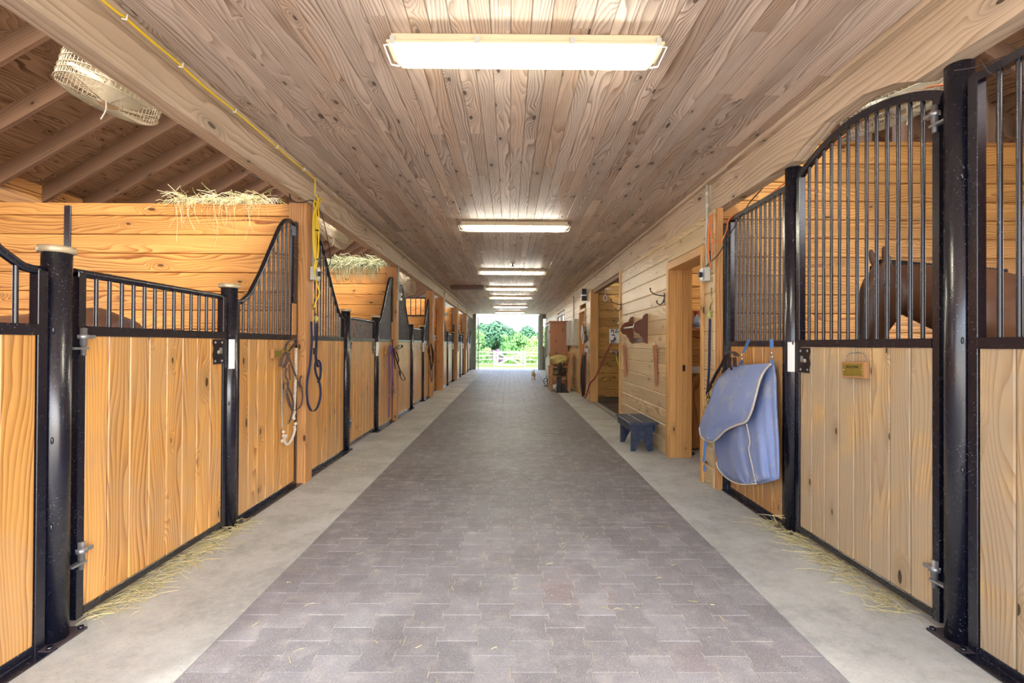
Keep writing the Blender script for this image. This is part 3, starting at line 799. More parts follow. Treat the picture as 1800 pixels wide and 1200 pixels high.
# --- fans
def stall_fan(c, nrm, label, rad=.31, spin=0):
    t = thing('stall_fan', label, 'fan', c, 'stall fans')
    Z = Vector(nrm).normalized(); Xa = Z.orthogonal().normalized(); 
    Xa = (Vector((0, 1, 0)) - Z * Z.y).normalized(); Ya = Z.cross(Xa)
    Mx = Matrix((Xa, Ya, Z)).transposed().to_4x4(); Mx.translation = Vector(c)
    mb = MB(); mb.M = Mx
    def ring(r, h, w=.0025): mb.tube([(r * math.cos(2 * PI * k / 36), r * math.sin(2 * PI * k / 36), h) for k in range(36)], w, 4, closed=True)
    for k in range(20): ring(.05 + (rad - .05) * k / 19, .085 + .02 * math.cos(k / 19 * PI / 2), .0018)
    for h in (.085, .05, .02, -.02, -.055, -.09): ring(rad + .004, h, .003)
    for k in range(8): ring(.09 + (rad - .09) * k / 7, -.095, .002)
    for k in range(64):
        a = 2 * PI * k / 64; mb.tube([(rad * math.cos(a), rad * math.sin(a), -.09), (rad * math.cos(a), rad * math.sin(a), .085)], .0018, 3, caps=False)
    for k in range(6):
        a = 2 * PI * k / 6; mb.tube([(.05 * math.cos(a), .05 * math.sin(a), .108), (rad * math.cos(a), rad * math.sin(a), .088)], .0035, 4)
    mb.build('cage', M['cream'], t)
    mb = MB(); mb.M = Mx
    for k in range(5):
        a = 2 * PI * k / 5; P = []
        for (rr, da, hh) in ((.06, -.35, .02), (.25, -.32, .035), (.28, 0, .01), (.25, .3, -.03), (.06, .4, -.02)):
            P.append(mb.vert((rr * rad / .31 * math.cos(a + da), rr * rad / .31 * math.sin(a + da), hh)))
        mb.face(P, None, True); mb.face([mb.vert(Mx.inverted() @ mb.v[i] + Vector((0, 0, -.003))) for i in reversed(P)], None, True)
    mb.build('blade', M['cream'], t)
    mb = MB(); mb.M = Mx; mb.lathe([(0, -.16), (.07, -.15), (.075, -.05), (.03, -.02), (.045, .03), (.0, .05)], (0, 0, 0), 2, 18); mb.build('motor', M['cream'], t)
    mb = MB(); mb.M = Mx; mb.lathe([(0, .107), (.05, .107), (.05, .112), (0, .114)], (0, 0, 0), 2, 18); mb.build('badge', M['cap'], t)
    mb = MB(); q = Vector(c)
    mb.tube([q + Vector((0, -.02, .12)), q + Vector((.1 if c[0] < 0 else -.1, -.02, .35)), q + Vector((.2 if c[0] < 0 else -.2, -.02, .45))], .012, 8); mb.build('bracket', M['galv'], t)
    mb = MB(); mb.tube(smoothpath([q + Vector((0, -.05, -.09)), q + Vector((.01, -.06, -.16)), q + Vector((-.01, -.07, -.22))], 3), .004, 6); mb.build('pull_cord', M['rope'], t)
    return t
stall_fan((-2.27, 2.80, 2.76), (-.22, -.12, -1), 'cream cage fan hanging behind the left beam over the first stall', rad=.235)
stall_fan((-2.20, 6.15, 2.72), (-.7, -.5, -1), 'cream cage fan over the second left stall, beside the coiled yellow cord', rad=.24)
stall_fan((-2.18, 10.2, 2.6), (-.9, -.5, -.4), 'small far cream fan over the third left stall')
stall_fan((2.36, 2.95, 2.83), (.25, -.1, -1), 'cream cage fan behind the right arched door with orange cord')

# --- conduits with outlet boxes
def conduit(side, y, z0, z1, zb, label, X=None, boxw=.055):
    X = X if X is not None else (-1.878 if side < 0 else 1.855); s_ = -side
    t = thing('conduit_outlet', label, 'outlet', (X, y, zb)); xx = X + s_ * .014
    mb = MB(); mb.tube([(xx, y, z0), (xx, y, z1)], .0125, 10); mb.build('conduit', M['gplas'], t)
    mb = MB()
    for q in (z1 - .08, (z0 + z1) / 2 + .2): mb.lathe([(.0155, -.02), (.0155, .02)], (xx, y, q), 2, 10)
    mb.build('coupling', M['gplas'], t)
    mb = MB(); mb.box(X, X + s_ * .055, y - boxw, y + boxw, zb - .062, zb + .062, 2, .006); b = mb.build('outlet_box', M['gplas'], t)
    mb = MB(); mb.box(X + s_ * .056, X + s_ * .064, y - boxw * .8, y + boxw * .8, zb - .05, zb + .05, 2, .004); mb.build('cover_plate', M['galv'], b)
    mb = MB(); mb.box(X + s_ * .065, X + s_ * .09, y - .018, y + .018, zb - .022, zb + .022, 0, .005); mb.build('plug', M['blackr'], b)
    return t
def tilt(o): return o
conduit(-1, 4.66, 2.02, 2.83, 1.96, 'grey conduit and outlet box on the nearest left post, yellow cord tied to it')
conduit(1, 4.56, 2.02, 2.80, 1.96, 'white conduit and outlet box on the right siding by the tack room door', X=1.858)
conduit(-1, 8.34, 2.14, 2.9, 2.10, 'grey conduit and outlet box on the post with the purple rope', X=-1.90)
conduit(-1, 12.08, .05, 2.8, 1.45, 'pale conduit and box on the post with the dark halters', X=-1.88)
conduit(-1, 13.95, 1.9, 2.8, 2.14, 'dark conduit and box on the widest knotty left post', X=-1.855)
conduit(-1, 17.6, 1.2, 2.8, 1.9, 'conduit on the left post second from the far door', X=-1.855)
conduit(-1, 21.2, 1.2, 2.8, 1.9, 'conduit on the left post nearest the far door', X=-1.855)
t = conduit(1, 8.165, 1.42, 1.5, 1.40, 'grey switch box on the near jamb of the wash bay', X=1.838)

# --- yellow extension cord along the left beam, stapled, coiled on the first post
t = thing('yellow_extension_cord', 'yellow extension cord stapled along the left beam and coiled on the post', 'cord', (-1.83, 2.5, 2.8))
cx = [(172, -6), (219, 28), (262, 68), (318, 113), (362, 155), (412, 192), (450, 226), (486, 257), (505, 275), (533, 296), (549, 309)]
P = []
for (a, b) in cx:
    p = onX(a, b, -1.79); 
    P.append(Vector((-1.79, p.y, min(p.z, 2.806))))
P = [Vector((-1.79, 1.1, 2.79))] + P
x = -1.80
post = Vector((-1.835, 4.62, 0))
P += [Vector((-1.80, 4.52, 2.80)), Vector((-1.83, 4.60, 2.7))]
def pc(px, py, X=-1.82): return onX(px, py, X)
P += [pc(557, 345), pc(561, 362), pc(554, 372), pc(553, 420), pc(554, 455), pc(551, 430), pc(551, 380), pc(556, 365), pc(566, 350), pc(561, 350), pc(556, 368), pc(559, 400), pc(560, 440), pc(555, 475), pc(556, 420), pc(556, 375), pc(552, 360), pc(555, 352), pc(560, 370), pc(561, 410), pc(558, 450), pc(553, 470), pc(558, 500), pc(562, 515), pc(556, 530), pc(553, 540)]
P = smoothpath(P, 5)
mb = MB(); mb.tube(P, .0062, 8); mb.build('cord', M['yellow'], t)
for (a, b) in ((219, 28), (318, 113), (412, 192), (486, 257), (533, 296)):
    p = onX(a, b, -1.79); mb = MB(); p.z = min(p.z, 2.806); p.x = -1.79
    mb.tube([p + Vector((-.004, -.012, -.014)), p + Vector((.010, 0, -.012)), p + Vector((.010, .004, .012)), p + Vector((-.004, .01, .016))], .004, 6); mb.build('staple', M['white'], t)
mb = MB(); q = pc(556, 405); mb.lathe([(.024, -.004), (.024, .004)], q, 2, 12); q = pc(557, 456, -1.82); mb.lathe([(.02, -.004), (.02, .004)], q, 2, 12); mb.build('cable_tie', M['blackr'], t)
# black wire from the post into the stall and dangling down
mb = MB()
mb.tube(smoothpath([(-2.3, 4.3, 2.78), pc(500, 330, -1.99), pc(513, 352, -1.9), pc(530, 356, -1.87), pc(548, 352, -1.85), pc(557, 362, -1.84), pc(565, 375, -1.86), pc(572, 400, -1.86), pc(577, 425, -1.9), pc(581, 450, -1.9), pc(581, 462, -1.9), pc(573, 474, -1.88), pc(564, 480, -1.85)], 5), .0045, 6)
obj1('black_cable', mb, M['blackr'], 'thin black cable looping from the beam to the nearest left outlet box', 'cable', (-1.9, 4.6, 2.6))
# retractable reel with blue strap, left
def px_strap(px, X, w, t_, mat, name, parent):
    mb = MB(); mb.strap(smoothpath([onX(a, b, X) for a, b in px], 4), w, t_, (1, 0, 0) if X > 0 else (1, 0, 0)); return mb.build(name, mat, parent)
t = thing('lead_strap', 'navy webbing lead with round green tag on the nearest left post', 'lead', onX(555, 600, -1.84))
mb = MB(); c = onX(556, 560, -1.84); mb.M = Matrix.Translation(c) @ Matrix.Rotation(math.radians(50), 4, 'Z'); mb.lathe([(0, -.008), (.026, -.008), (.029, 0), (.026, .008), (0, .008)], (0, 0, 0), 0, 20); mb.build('round_tag', M['disc'], t)
mb = MB(); mb.tube(smoothpath([onX(a, b, -1.85) for a, b in ((553, 520), (556, 530), (551, 538), (554, 547), (556, 553))], 3), .006, 8); mb.tube([onX(553, 508, -1.86), onX(553, 524, -1.85)], .004, 6); mb.build('snap_hook', M['brass'], t)
px_strap([(548, 565), (549, 600), (546, 640), (541, 670), (541, 700), (546, 718), (552, 722), (559, 715), (564, 697), (563, 675), (556, 655), (555, 640), (559, 632), (564, 640), (564, 660), (560, 672)], -1.845, .022, .003, M['navy'], 'strap', t)
px_strap([(557, 568), (557, 600), (556, 628), (560, 645)], -1.85, .026, .003, M['navy'], 'strap', t)
mb = MB(); c = onX(554, 617, -1.845); mb.box(c.x - .012, c.x + .012, c.y - .015, c.y + .015, c.z - .03, c.z + .03, 2, .004); mb.build('buckle', M['blackr'], t)
# rope halter and cotton lead on the first stall's far panel
t = thing('leather_halter', 'grey-brown leather halter with brass fittings hanging on the first left stall', 'halter', onX(507, 620, -1.93))
X_ = -1.925
for path, w in (([(520, 596), (509, 600), (503, 610), (505, 617)], .022), ([(523, 600), (515, 609), (507, 618)], .026), ([(505, 618), (497, 628), (494, 644)], .026), ([(508, 620), (506, 633), (500, 646)], .03),
                ([(505, 646), (503, 660), (508, 672), (506, 690), (510, 706), (515, 722)], .016), ([(507, 622), (513, 640), (521, 660), (528, 680)], .016), ([(509, 640), (510, 655), (511, 668)], .013),
                ([(505, 672), (509, 683), (516, 702), (516, 720), (512, 735), (508, 744)], .016), ([(531, 660), (528, 668), (530, 680), (533, 695), (530, 712), (521, 720), (512, 716), (506, 700), (504, 685)], .014)):
    px_strap(path, X_, w, .004, M['leather'], 'strap', t); X_ += .003
for (a, b, r_) in ((505, 616, .011), (511, 670, .009), (505, 688, .009), (521, 664, .009), (531, 682, .014), (507, 742, .008)):
    mb = MB(); c = onX(a, b, -1.905); mb.tube([c + Vector((.004, r_ * math.cos(k * PI / 5), r_ * 1.4 * math.sin(k * PI / 5))) for k in range(10)], .003, 5, closed=True); mb.build('ring', M['brass'], t)
mb = MB(); mb.tube([onX(a, b, -1.93) for a, b in ((498, 605), (500, 614), (505, 618), (510, 612), (511, 604))], .004, 6); mb.build('wall_hook', M['brass'], t)
t = thing('cotton_lead_rope', 'thick white cotton lead rope with twisted chain on the first left stall', 'rope', onX(520, 700, -1.93))
def twist(path, r, turns_per_m, X=None, strands_n=3):
    P_ = smoothpath(path, 6); mb = MB()
    cum = [0]
    for a, b in zip(P_[:-1], P_[1:]): cum.append(cum[-1] + (b - a).length)
    for s_ in range(strands_n):
        Q = []
        for i, p in enumerate(P_):
            d = (P_[min(i + 1, len(P_) - 1)] - P_[max(i - 1, 0)]).normalized(); n1 = d.orthogonal() if abs(d.x) > .9 else d.cross(Vector((1, 0, 0))).normalized(); n2 = d.cross(n1)
            a = cum[i] * turns_per_m * 2 * PI + s_ * 2 * PI / strands_n
            Q.append(p + (n1 * math.cos(a) + n2 * math.sin(a)) * r * .5)
        mb.tube(Q, r * .62, 6)
    return mb
def dense(pxs, X, n=6): return smoothpath([onX(a, b, X) for a, b in pxs], n)
twist(dense([(521, 612), (521, 640), (520, 680), (518, 720), (517, 735)], -1.925), .013, 18).build('rope', M['rope'], t)
twist(dense([(519, 748), (519, 757), (514, 772), (507, 780), (502, 776), (500, 770)], -1.93), .012, 18).build('rope', M['rope'], t)
mb = MB()
for (a, b, r_) in ((519, 724, .022), (518, 735, .02), (521, 744, .02), (500, 758, .018), (504, 766, .022), (498, 774, .02), (500, 765, .02)): c = onX(a, b, -1.92); mb.ball(c, .014, r_, r_ * .8, 8, 6)
mb.build('knot', M['rope'], t)
twist(dense([(496, 655), (497, 690), (497, 720), (498, 752)], -1.935), .0055, 40, strands_n=2).build('chain', M['galv'], t)
# purple rope + black bridle, second post
t = thing('purple_rope', 'long purple rope hanging beside the nameplate of the second left stall', 'rope', onX(688, 650, -1.92))
mb = MB(); mb.tube(smoothpath([onX(a, b, -1.93) for a, b in ((686, 606), (684, 625), (685, 650), (685, 690), (684, 733))], 4), .012, 8); mb.tube(smoothpath([onX(a, b, -1.92) for a, b in ((688, 608), (690, 620), (690, 650), (691, 672), (693, 690))], 4), .011, 8); mb.ball(onX(686, 614, -1.92), .03, .035, .07); mb.build('rope', M['purple'], t)
mb = MB(); mb.tube(smoothpath([onX(a, b, -1.91) for a, b in ((691, 678), (692, 690), (695, 696), (698, 690), (699, 670), (702, 655))], 4), .007, 6); mb.build('chain', M['galv'], t)
t = thing('black_bridle', 'black leather bridle on a bracket at the second left post', 'bridle', onX(700, 640, -1.88))
X_ = -1.87
for path, w in (([(694, 612), (700, 608), (706, 606), (707, 610), (700, 613), (692, 615)], .03), ([(692, 612), (695, 625), (700, 640), (703, 650), (704, 660)], .022), ([(697, 618), (701, 632), (699, 640)], .018), ([(702, 645), (705, 652), (711, 662), (712, 667), (708, 668), (703, 658), (702, 648)], .016), ([(692, 614), (694, 640), (696, 648)], .016)):
    px_strap(path, X_, w, .005, M['dleather'], 'strap', t); X_ += .003
for (a, b) in ((696, 622), (699, 632), (703, 650)):
    mb = MB(); c = onX(a, b, -1.85); mb.ball(c, .008, .014, .018, 8, 6); mb.build('buckle', M['brass'], t)
t = thing('halter_bundle', 'dark bundle of halters and leads at the third left post', 'halter', onX(757, 630, -1.9))
X_ = -1.86
for path, w in (([(750, 606), (754, 603), (758, 606), (760, 620), (761, 635)], .03), ([(754, 606), (756, 625), (758, 645), (759, 650)], .03), ([(758, 604), (762, 620), (761, 640), (757, 650)], .024), ([(757, 640), (757, 660), (759, 671), (760, 660), (760, 640)], .016), ([(752, 612), (755, 630), (759, 640)], .02)):
    px_strap(path, X_, w, .006, M['dleather'], 'strap', t); X_ += .004
for (a, b) in ((756, 622), (758, 632)):
    mb = MB(); mb.ball(onX(a, b, -1.84), .01, .03, .025, 8, 6); mb.build('buckle', M['brass'], t)
# far left tack bundles
for (yy, lb) in ((17.45, 'small bundle of tack on the post second from the far left door'), (21.0, 'tangle of pale tack on the left post nearest the far door')):
    t = thing('halter_bundle', lb, 'halter', (-1.85, yy, 1.4)); 
    for k in range(4):
        mb = MB(); a = R.uniform(-.08, .08)
        mb.strap(smoothpath([(-1.84 + k * .01, yy - .04 + a, 1.55), (-1.82, yy - .09, 1.2), (-1.82, yy, 1.02), (-1.82, yy + .05, 1.2), (-1.83, yy + .02, 1.5)], 3), .02, .006, (1, 0, 0)); mb.build('strap', M['leather' if k % 2 else 'gplas'], t)

# --- nameplates
def nameplate(c, side, label, lines, tiltd=0, L=.158, H=.082, chain=False):
    t = thing('brass_nameplate', label, 'nameplate', c); s_ = -side
    Mx = Matrix.Translation(c) @ Matrix.Rotation(math.radians(tiltd), 4, 'X')
    mb = MB(); mb.M = Mx; mb.box(0, s_ * .028, -L / 2, L / 2, -H / 2, H / 2, 1, .003); mb.build('wooden_block', M['teak'], t)
    mb = MB(); mb.M = Mx; mb.box(s_ * .0285, s_ * .0305, -L / 2 + .012, L / 2 - .012, -H / 2 + .012, H / 2 - .012, 1); p = mb.build('brass_plate', M['brass'], t)
    for txt, dz, sz in lines:
        cu = bpy.data.curves.new('lettering', 'FONT'); cu.body = txt; cu.size = sz; cu.align_x = 'CENTER'; cu.align_y = 'CENTER'; cu.extrude = .0004
        o = bpy.data.objects.new('lettering', cu); COL.objects.link(o); dg = bpy.context.evaluated_depsgraph_get(); dg.update()
        me = bpy.data.meshes.new_from_object(o.evaluated_get(dg)); bpy.data.objects.remove(o); me.materials.clear(); me.materials.append(M['ink'])
        e = bpy.data.objects.new('lettering', me); COL.objects.link(e); e.parent = p
        e.matrix_local = Matrix.Rotation(math.radians(tiltd), 4, 'X') @ Matrix.Translation((s_ * .0312, 0, dz)) @ Matrix.Rotation(s_ * PI / 2, 4, 'Z') @ Matrix.Rotation(PI / 2, 4, 'X')
    for q in (-1, 1):
        mb = MB(); mb.M = Mx; mb.ball((s_ * .031, q * (L / 2 - .018), 0), .003, .004, .004, 6, 4); mb.build('screw', M['chrome'], p)
    if chain:
        mb = MB(); mb.M = Mx; mb.tube(smoothpath([(s_ * .014, -L / 2 + .01, H / 2), (s_ * .008, -L / 2 + .03, H / 2 + .045), (s_ * .008, L / 2 - .03, H / 2 + .045), (s_ * .014, L / 2 - .01, H / 2)], 3), .002, 5); mb.build('hanging_wire', M['galv'], t)
    return t
nameplate(onX(484, 621, -1.955), -1, 'small brass nameplate in a wooden block on the first left stall', [], L=.15, H=.075)
nameplate(onX(1510, 650, 1.965), 1, 'brass nameplate on a wooden block hung by wire on the right arched door', [('BELLE MAR', .016, .02)], tiltd=-2, L=.175, H=.092, chain=True)
nameplate(onX(679, 617, -1.955), -1, 'small dark-cornered nameplate beside the purple rope', [], L=.2, H=.1)

# --- right side: orange cord, black cable, reel and blue lead, halter
t = thing('orange_extension_cord', 'orange extension cord looped on the white conduit and over the right stall grille', 'cord', onX(1253, 420, 1.84))
def pr(a, b, X=1.835): return onX(a, b, X)
mb = MB(); mb.tube(smoothpath([pr(1251, 470), pr(1247, 440), pr(1248, 400), pr(1250, 378), pr(1256, 376), pr(1253, 385), pr(1250, 410), pr(1258, 424), pr(1270, 422), pr(1278, 405, 1.9), pr(1283, 385, 1.96), pr(1300, 372, 1.99), pr(1330, 360, 2.06), (2.3, 3.3, 2.75), (2.34, 2.9, 2.80), (2.3, 2.4, 2.62)], 5), .0055, 7); mb.tube(smoothpath([pr(1249, 378), pr(1246, 410), pr(1245, 440), pr(1250, 465), pr(1253, 440), pr(1252, 400), pr(1249, 380)], 4), .0055, 7); mb.build('cord', M['orange'], t)
mb = MB(); mb.tube(smoothpath([pr(1240, 486), pr(1232, 485), pr(1233, 478), pr(1250, 460), pr(1265, 445), pr(1285, 410, 1.9), pr(1305, 378, 1.97), pr(1322, 352, 1.99), pr(1345, 326, 2.02), (2.2, 3.6, 2.9)], 5), .0048, 6)
mb.tube(smoothpath([pr(1246, 400), pr(1244, 430), pr(1247, 455), pr(1250, 464), pr(1249, 440)], 4), .0045, 6)
obj1('black_cable', mb, M['blackr'], 'black cable running from the right outlet box up over the stall grille', 'cable', (1.84, 4.5, 1.96))
t = thing('lead_strap', 'long blue lead strap under a round green tag on the right siding', 'lead', onX(1248, 620, 1.83))
mb = MB(); c = pr(1249, 553, 1.82); mb.M = Matrix.Translation(c) @ Matrix.Rotation(math.radians(-50), 4, 'Z'); mb.lathe([(0, -.008), (.030, -.008), (.033, 0), (.030, .008), (0, .008)], (0, 0, 0), 0, 20); mb.build('round_tag', M['disc'], t)
mb = MB(); mb.tube([pr(1252, 505), pr(1251, 520), pr(1254, 528), pr(1250, 536), pr(1249, 545)], .006, 8); mb.build('snap_hook', M['brass'], t)
px_strap([(1249, 560), (1248, 600), (1247, 650), (1244, 690)], 1.83, .022, .004, M['navy'], 'strap', t)
mb = MB(); mb.tube([pr(1245, 690, 1.82), pr(1242, 703, 1.82), pr(1244, 709, 1.82), pr(1247, 703, 1.82), pr(1246, 693, 1.82)], .005, 6); mb.build('snap_hook', M['brass'], t)
t = thing('leather_halter', 'brown leather halter with padded crown hung beside the blue blanket', 'halter', onX(1280, 630, 1.9))
X_ = 1.87
for path, w in (([(1279, 622), (1286, 618), (1293, 621), (1297, 626)], .045), ([(1279, 624), (1276, 640), (1271, 655)], .018), ([(1277, 625), (1270, 640), (1258, 660), (1248, 682), (1244, 690), (1247, 700)], .03), ([(1285, 628), (1284, 640), (1287, 650)], .018), ([(1292, 628), (1293, 645)], .03)):
    px_strap(path, X_ - .03, w, .006, M['leather' if w > .04 else 'dleather'], 'strap', t); X_ -= .003
for (a, b) in ((1270, 648), (1254, 676)):
    mb = MB(); mb.ball(pr(a, b, 1.83), .008, .012, .012, 8, 6); mb.build('buckle', M['brass'], t)

# --- blue horse blanket
bl = NT('blue_grey_sheet'); p = bl.obj()
fn = bl.noise(p, 7, 5, .6)
M['blanket'] = bl.fin(bl.mix(bl.mapr(fn, .5, .72, 0, .5), srgb(136, 152, 196), srgb(188, 186, 178)), .75, 0, .25)
bl.bump(bl.noise(p, 22, 4, .6), .35, .01)
t = thing('horse_blanket', 'folded blue-grey horse blanket with cream piping hanging on the right stall front', 'blanket', (1.93, 3.95, .4))
def lerp_path(pts, n):
    d = [0]
    for a, b in zip(pts[:-1], pts[1:]): d.append(d[-1] + math.dist(a, b))
    out = []
    for i in range(n):
        q = d[-1] * i / (n - 1)
        for k in range(len(pts) - 1):
            if q <= d[k + 1] + 1e-9:
                f_ = (q - d[k]) / max(1e-9, d[k + 1] - d[k]); out.append((pts[k][0] + (pts[k + 1][0] - pts[k][0]) * f_, pts[k][1] + (pts[k + 1][1] - pts[k][1]) * f_)); break
    return out
def cloth(left, right, depth, name, nu=34, nv=44, thick=.014):
    L_ = lerp_path(left, nv); Rr = lerp_path(right, nv); mb = MB(); g = []
    for j in range(nv):
        row = []
        for i in range(nu):
            s_ = i / (nu - 1); a = L_[j][0] * (1 - s_) + Rr[j][0] * s_; b = L_[j][1] * (1 - s_) + Rr[j][1] * s_
            row.append(mb.vert(onX(a, b, depth(s_, j / (nv - 1)))))
        g.append(row)
    for j in range(nv - 1):
        for i in range(nu - 1): mb.face((g[j][i], g[j + 1][i], g[j + 1][i + 1], g[j][i + 1]), None, True)
    o = mb.build(name, M['blanket'], t); md = o.modifiers.new('s', 'SOLIDIFY'); md.thickness = thick; md.offset = 0
    return o
sm = lambda a: a * a * (3 - 2 * a)
cloth([(1296, 655), (1262, 700), (1250, 760), (1254, 792), (1259, 815), (1262, 826), (1277, 840), (1302, 850)],
      [(1361, 636), (1365, 665), (1366, 720), (1369, 780), (1370, 842), (1352, 846), (1330, 850)],
      lambda s_, v: 1.925 - .115 * sm(min(1, v * 1.7)) * math.sin(PI * min(1, .12 + .8 * (1 - s_))) - (.012 * math.sin(s_ * 17 + v * 3) * (v ** .6)) - .006 * math.sin(s_ * 41 - v * 5) * v, 'blanket_body', 44)
cloth([(1287, 643), (1263, 666), (1256, 681), (1250, 702), (1237, 730), (1230, 751), (1233, 765), (1240, 773)],
      [(1358, 638), (1347, 650), (1338, 668), (1329, 698), (1322, 722), (1312, 741), (1280, 752), (1257, 775)],
      lambda s_, v: 1.90 - .115 * sm(min(1, v * 1.6 + .1)) - .02 * math.sin(PI * s_) - .008 * math.sin(s_ * 9 + v * 6) * v, 'front_flap', 34)
mb = MB(); mb.tube(smoothpath([onX(a, b, x_) for a, b, x_ in ((1356, 640, 1.88), (1345, 652, 1.865), (1337, 668, 1.84), (1329, 698, 1.80), (1322, 722, 1.785), (1312, 741, 1.78), (1296, 747, 1.775), (1277, 756, 1.77), (1262, 770, 1.77), (1252, 776, 1.772), (1240, 773, 1.775), (1232, 765, 1.775), (1230, 751, 1.778))], 5), .008, 7); mb.build('piping', M['rope'], t)
mb = MB(); mb.tube(smoothpath([onX(a, b, x_) for a, b, x_ in ((1313, 745, 1.79), (1319, 775, 1.80), (1317, 790, 1.80), (1322, 815, 1.80), (1329, 848, 1.80))], 5), .0045, 6); mb.tube(smoothpath([onX(a, b, x_) for a, b, x_ in ((1259, 812, 1.80), (1264, 826, 1.80), (1280, 842, 1.80), (1302, 851, 1.80), (1330, 850, 1.80))], 4), .005, 6); mb.build('piping', M['rope'], t)
for path in ([(1318, 597), (1312, 610), (1308, 620)], [(1305, 634), (1303, 641)], [(1358, 596), (1358, 612)], [(1358, 632), (1360, 640)]):
    px_strap(path, 1.915, .024, .004, M['bluestrap'], 'strap', t)
for (a, b) in ((1305, 628), (1358, 624)):
    mb = MB(); c = onX(a, b, 1.905); mb.tube([c + Vector((0, .010 * math.cos(k * PI / 5), -.012 + .016 * math.sin(k * PI / 5))) for k in range(10)], .0035, 5, closed=True); mb.tube([c + Vector((0, 0, .002)), c + Vector((0, 0, .03))], .005, 6); mb.build('snap_hook', M['chrome'], t)
px_strap([(1241, 775), (1239, 795), (1237, 812)], 1.785, .024, .004, M['bluestrap'], 'strap', t)
mb = MB(); c = onX(1239, 822, 1.785); mb.box(c.x - .006, c.x + .006, c.y - .02, c.y + .02, c.z - .032, c.z + .02, 2, .004); mb.build('buckle', M['bluestrap'], t)

# --- blue-black wooden stool
t = thing('step_stool', 'small blue-black painted wooden step stool with V-notched legs by the siding', 'stool', (1.62, 6.3, 0))
sx0, sx1, sy0, sy1, sh = 1.46, 1.80, 5.93, 6.62, .365
mb = MB()
mb.box(sx0 - .01, sx0 + .155, sy0 - .03, sy1 + .03, sh - .03, sh, 1, .005); mb.box(sx0 + .158, sx1 + .01, sy0 - .03, sy1 + .03, sh - .03, sh, 1, .005); mb.build('seat', M['bluew'], t)
for xx in (sx0 + .015, sx1 - .035):
    mb = MB(); mb.box(xx, xx + .02, sy0, sy1, sh - .115, sh - .031, 1, .003); mb.build('apron', M['bluew'], t)
for yy in (sy0 + .05, sy1 - .07):
    mb = MB(); a, b = sx0 + .036, sx1 - .036; c = (a + b) / 2
    mb.prism([(a, sh - .031), (b, sh - .031), (b, .0), (b - .055, 0.0), (c, .16), (a + .055, 0.0), (a, 0.0)], 1, yy, yy + .022); mb.build('leg', M['bluew'], t)
# --- mahogany wall shelf bracket
t = thing('wall_shelf', 'dark mahogany scroll-ended wall rack on the pale siding', 'shelf', (1.80, 7.1, 1.5))
ya, yb = 6.55, 7.33; zt = 1.72
scr = [(0, .0), (-.03, 0.0), (-.06, -.03), (-.075, -.07), (-.13, -.09), (-.185, -.14), (-.20, -.20), (-.165, -.25), (-.105, -.275), (-.075, -.32), (-.055, -.37), (-.03, -.395), (0, -.40)]
for yy in (ya, yb - .03):
    mb = MB(); mb.prism([(WX0 - .001 + a, zt + b) for a, b in scr], 1, yy, yy + .022); mb.build('scroll_end', M['mahog'], t)
mb = MB(); mb.box(WX0 - .02, WX0 - .001, ya + .025, yb - .032, zt - .38, zt - .32, 1, .003); mb.build('back_rail', M['mahog'], t)
mb = MB(); mb.tube([(WX0 - .14, ya + .02, zt - .17), (WX0 - .14, yb - .02, zt - .17)], .012, 10); mb.build('towel_rod', M['white'], t)
# --- coat hooks
def coat_hook(y, z, label, s_=1.0):
    t = thing('coat_hook', label, 'hook', (WX0 - .01, y, z))
    X = WX0 - .002
    mb = MB(); mb.box(X - .006, X, y - .012, y + .012, z - .06, z + .06, 2, .003); mb.build('plate', M['blackr'], t)
    mb = MB(); mb.tube(smoothpath([(X - .005, y, z + .03), (X - .06, y, z + .035), (X - .12, y, z + .05), (X - .165, y, z + .085), (X - .17, y, z + .11)], 4), .0065, 8); mb.ball((X - .17, y, z + .115), .011); mb.build('upper_hook', M['blackr'], t)
    mb = MB(); mb.tube(smoothpath([(X - .005, y, z - .01), (X - .02, y, z - .05), (X - .05, y, z - .075), (X - .085, y, z - .06), (X - .09, y, z - .04)], 4), .0065, 8); mb.ball((X - .09, y, z - .035), .011); mb.build('lower_hook', M['blackr'], t)
coat_hook(5.85, 1.86, 'black iron double coat hook near the tack room door')
coat_hook(8.1, 1.94, 'black iron coat hook at the corner of the wash bay')
# --- two slanted wooden boards (bridle boards)
def board_rack(y, label, off):
    t = thing('wall_board', label, 'board', (WX0 - .05, y, 1.1))
    mb = MB(); za, zb = 1.30, .80
    mb.prism([(WX0 - .07, za), (WX0 - .045, za), (WX0 - .002, zb + .02), (WX0 - .035, zb - .02)][::1], 1, y - .02, y + .005); mb.build('slat', M['redwood'], t)
    mb = MB(); mb.prism([(WX0 - .035, za - .02), (WX0 - .012, za), (WX0 - .002, zb + .04), (WX0 - .02, zb)], 1, y + .006, y + .075); mb.build('slat', M['redwood'], t)
    mb = MB(); mb.tube([(WX0 - .02, y + .02, za), (WX0 - .03, y + .02, za + .05), (WX0 - .05, y + .03, za + .02)], .006, 6); mb.build('hook', M['galv'], t)
board_rack(7.72, 'narrow reddish board hung on the siding under the mahogany rack, next to the switch box', 0)
board_rack(6.10, 'doubled reddish board hung on the siding above the stool', 0)
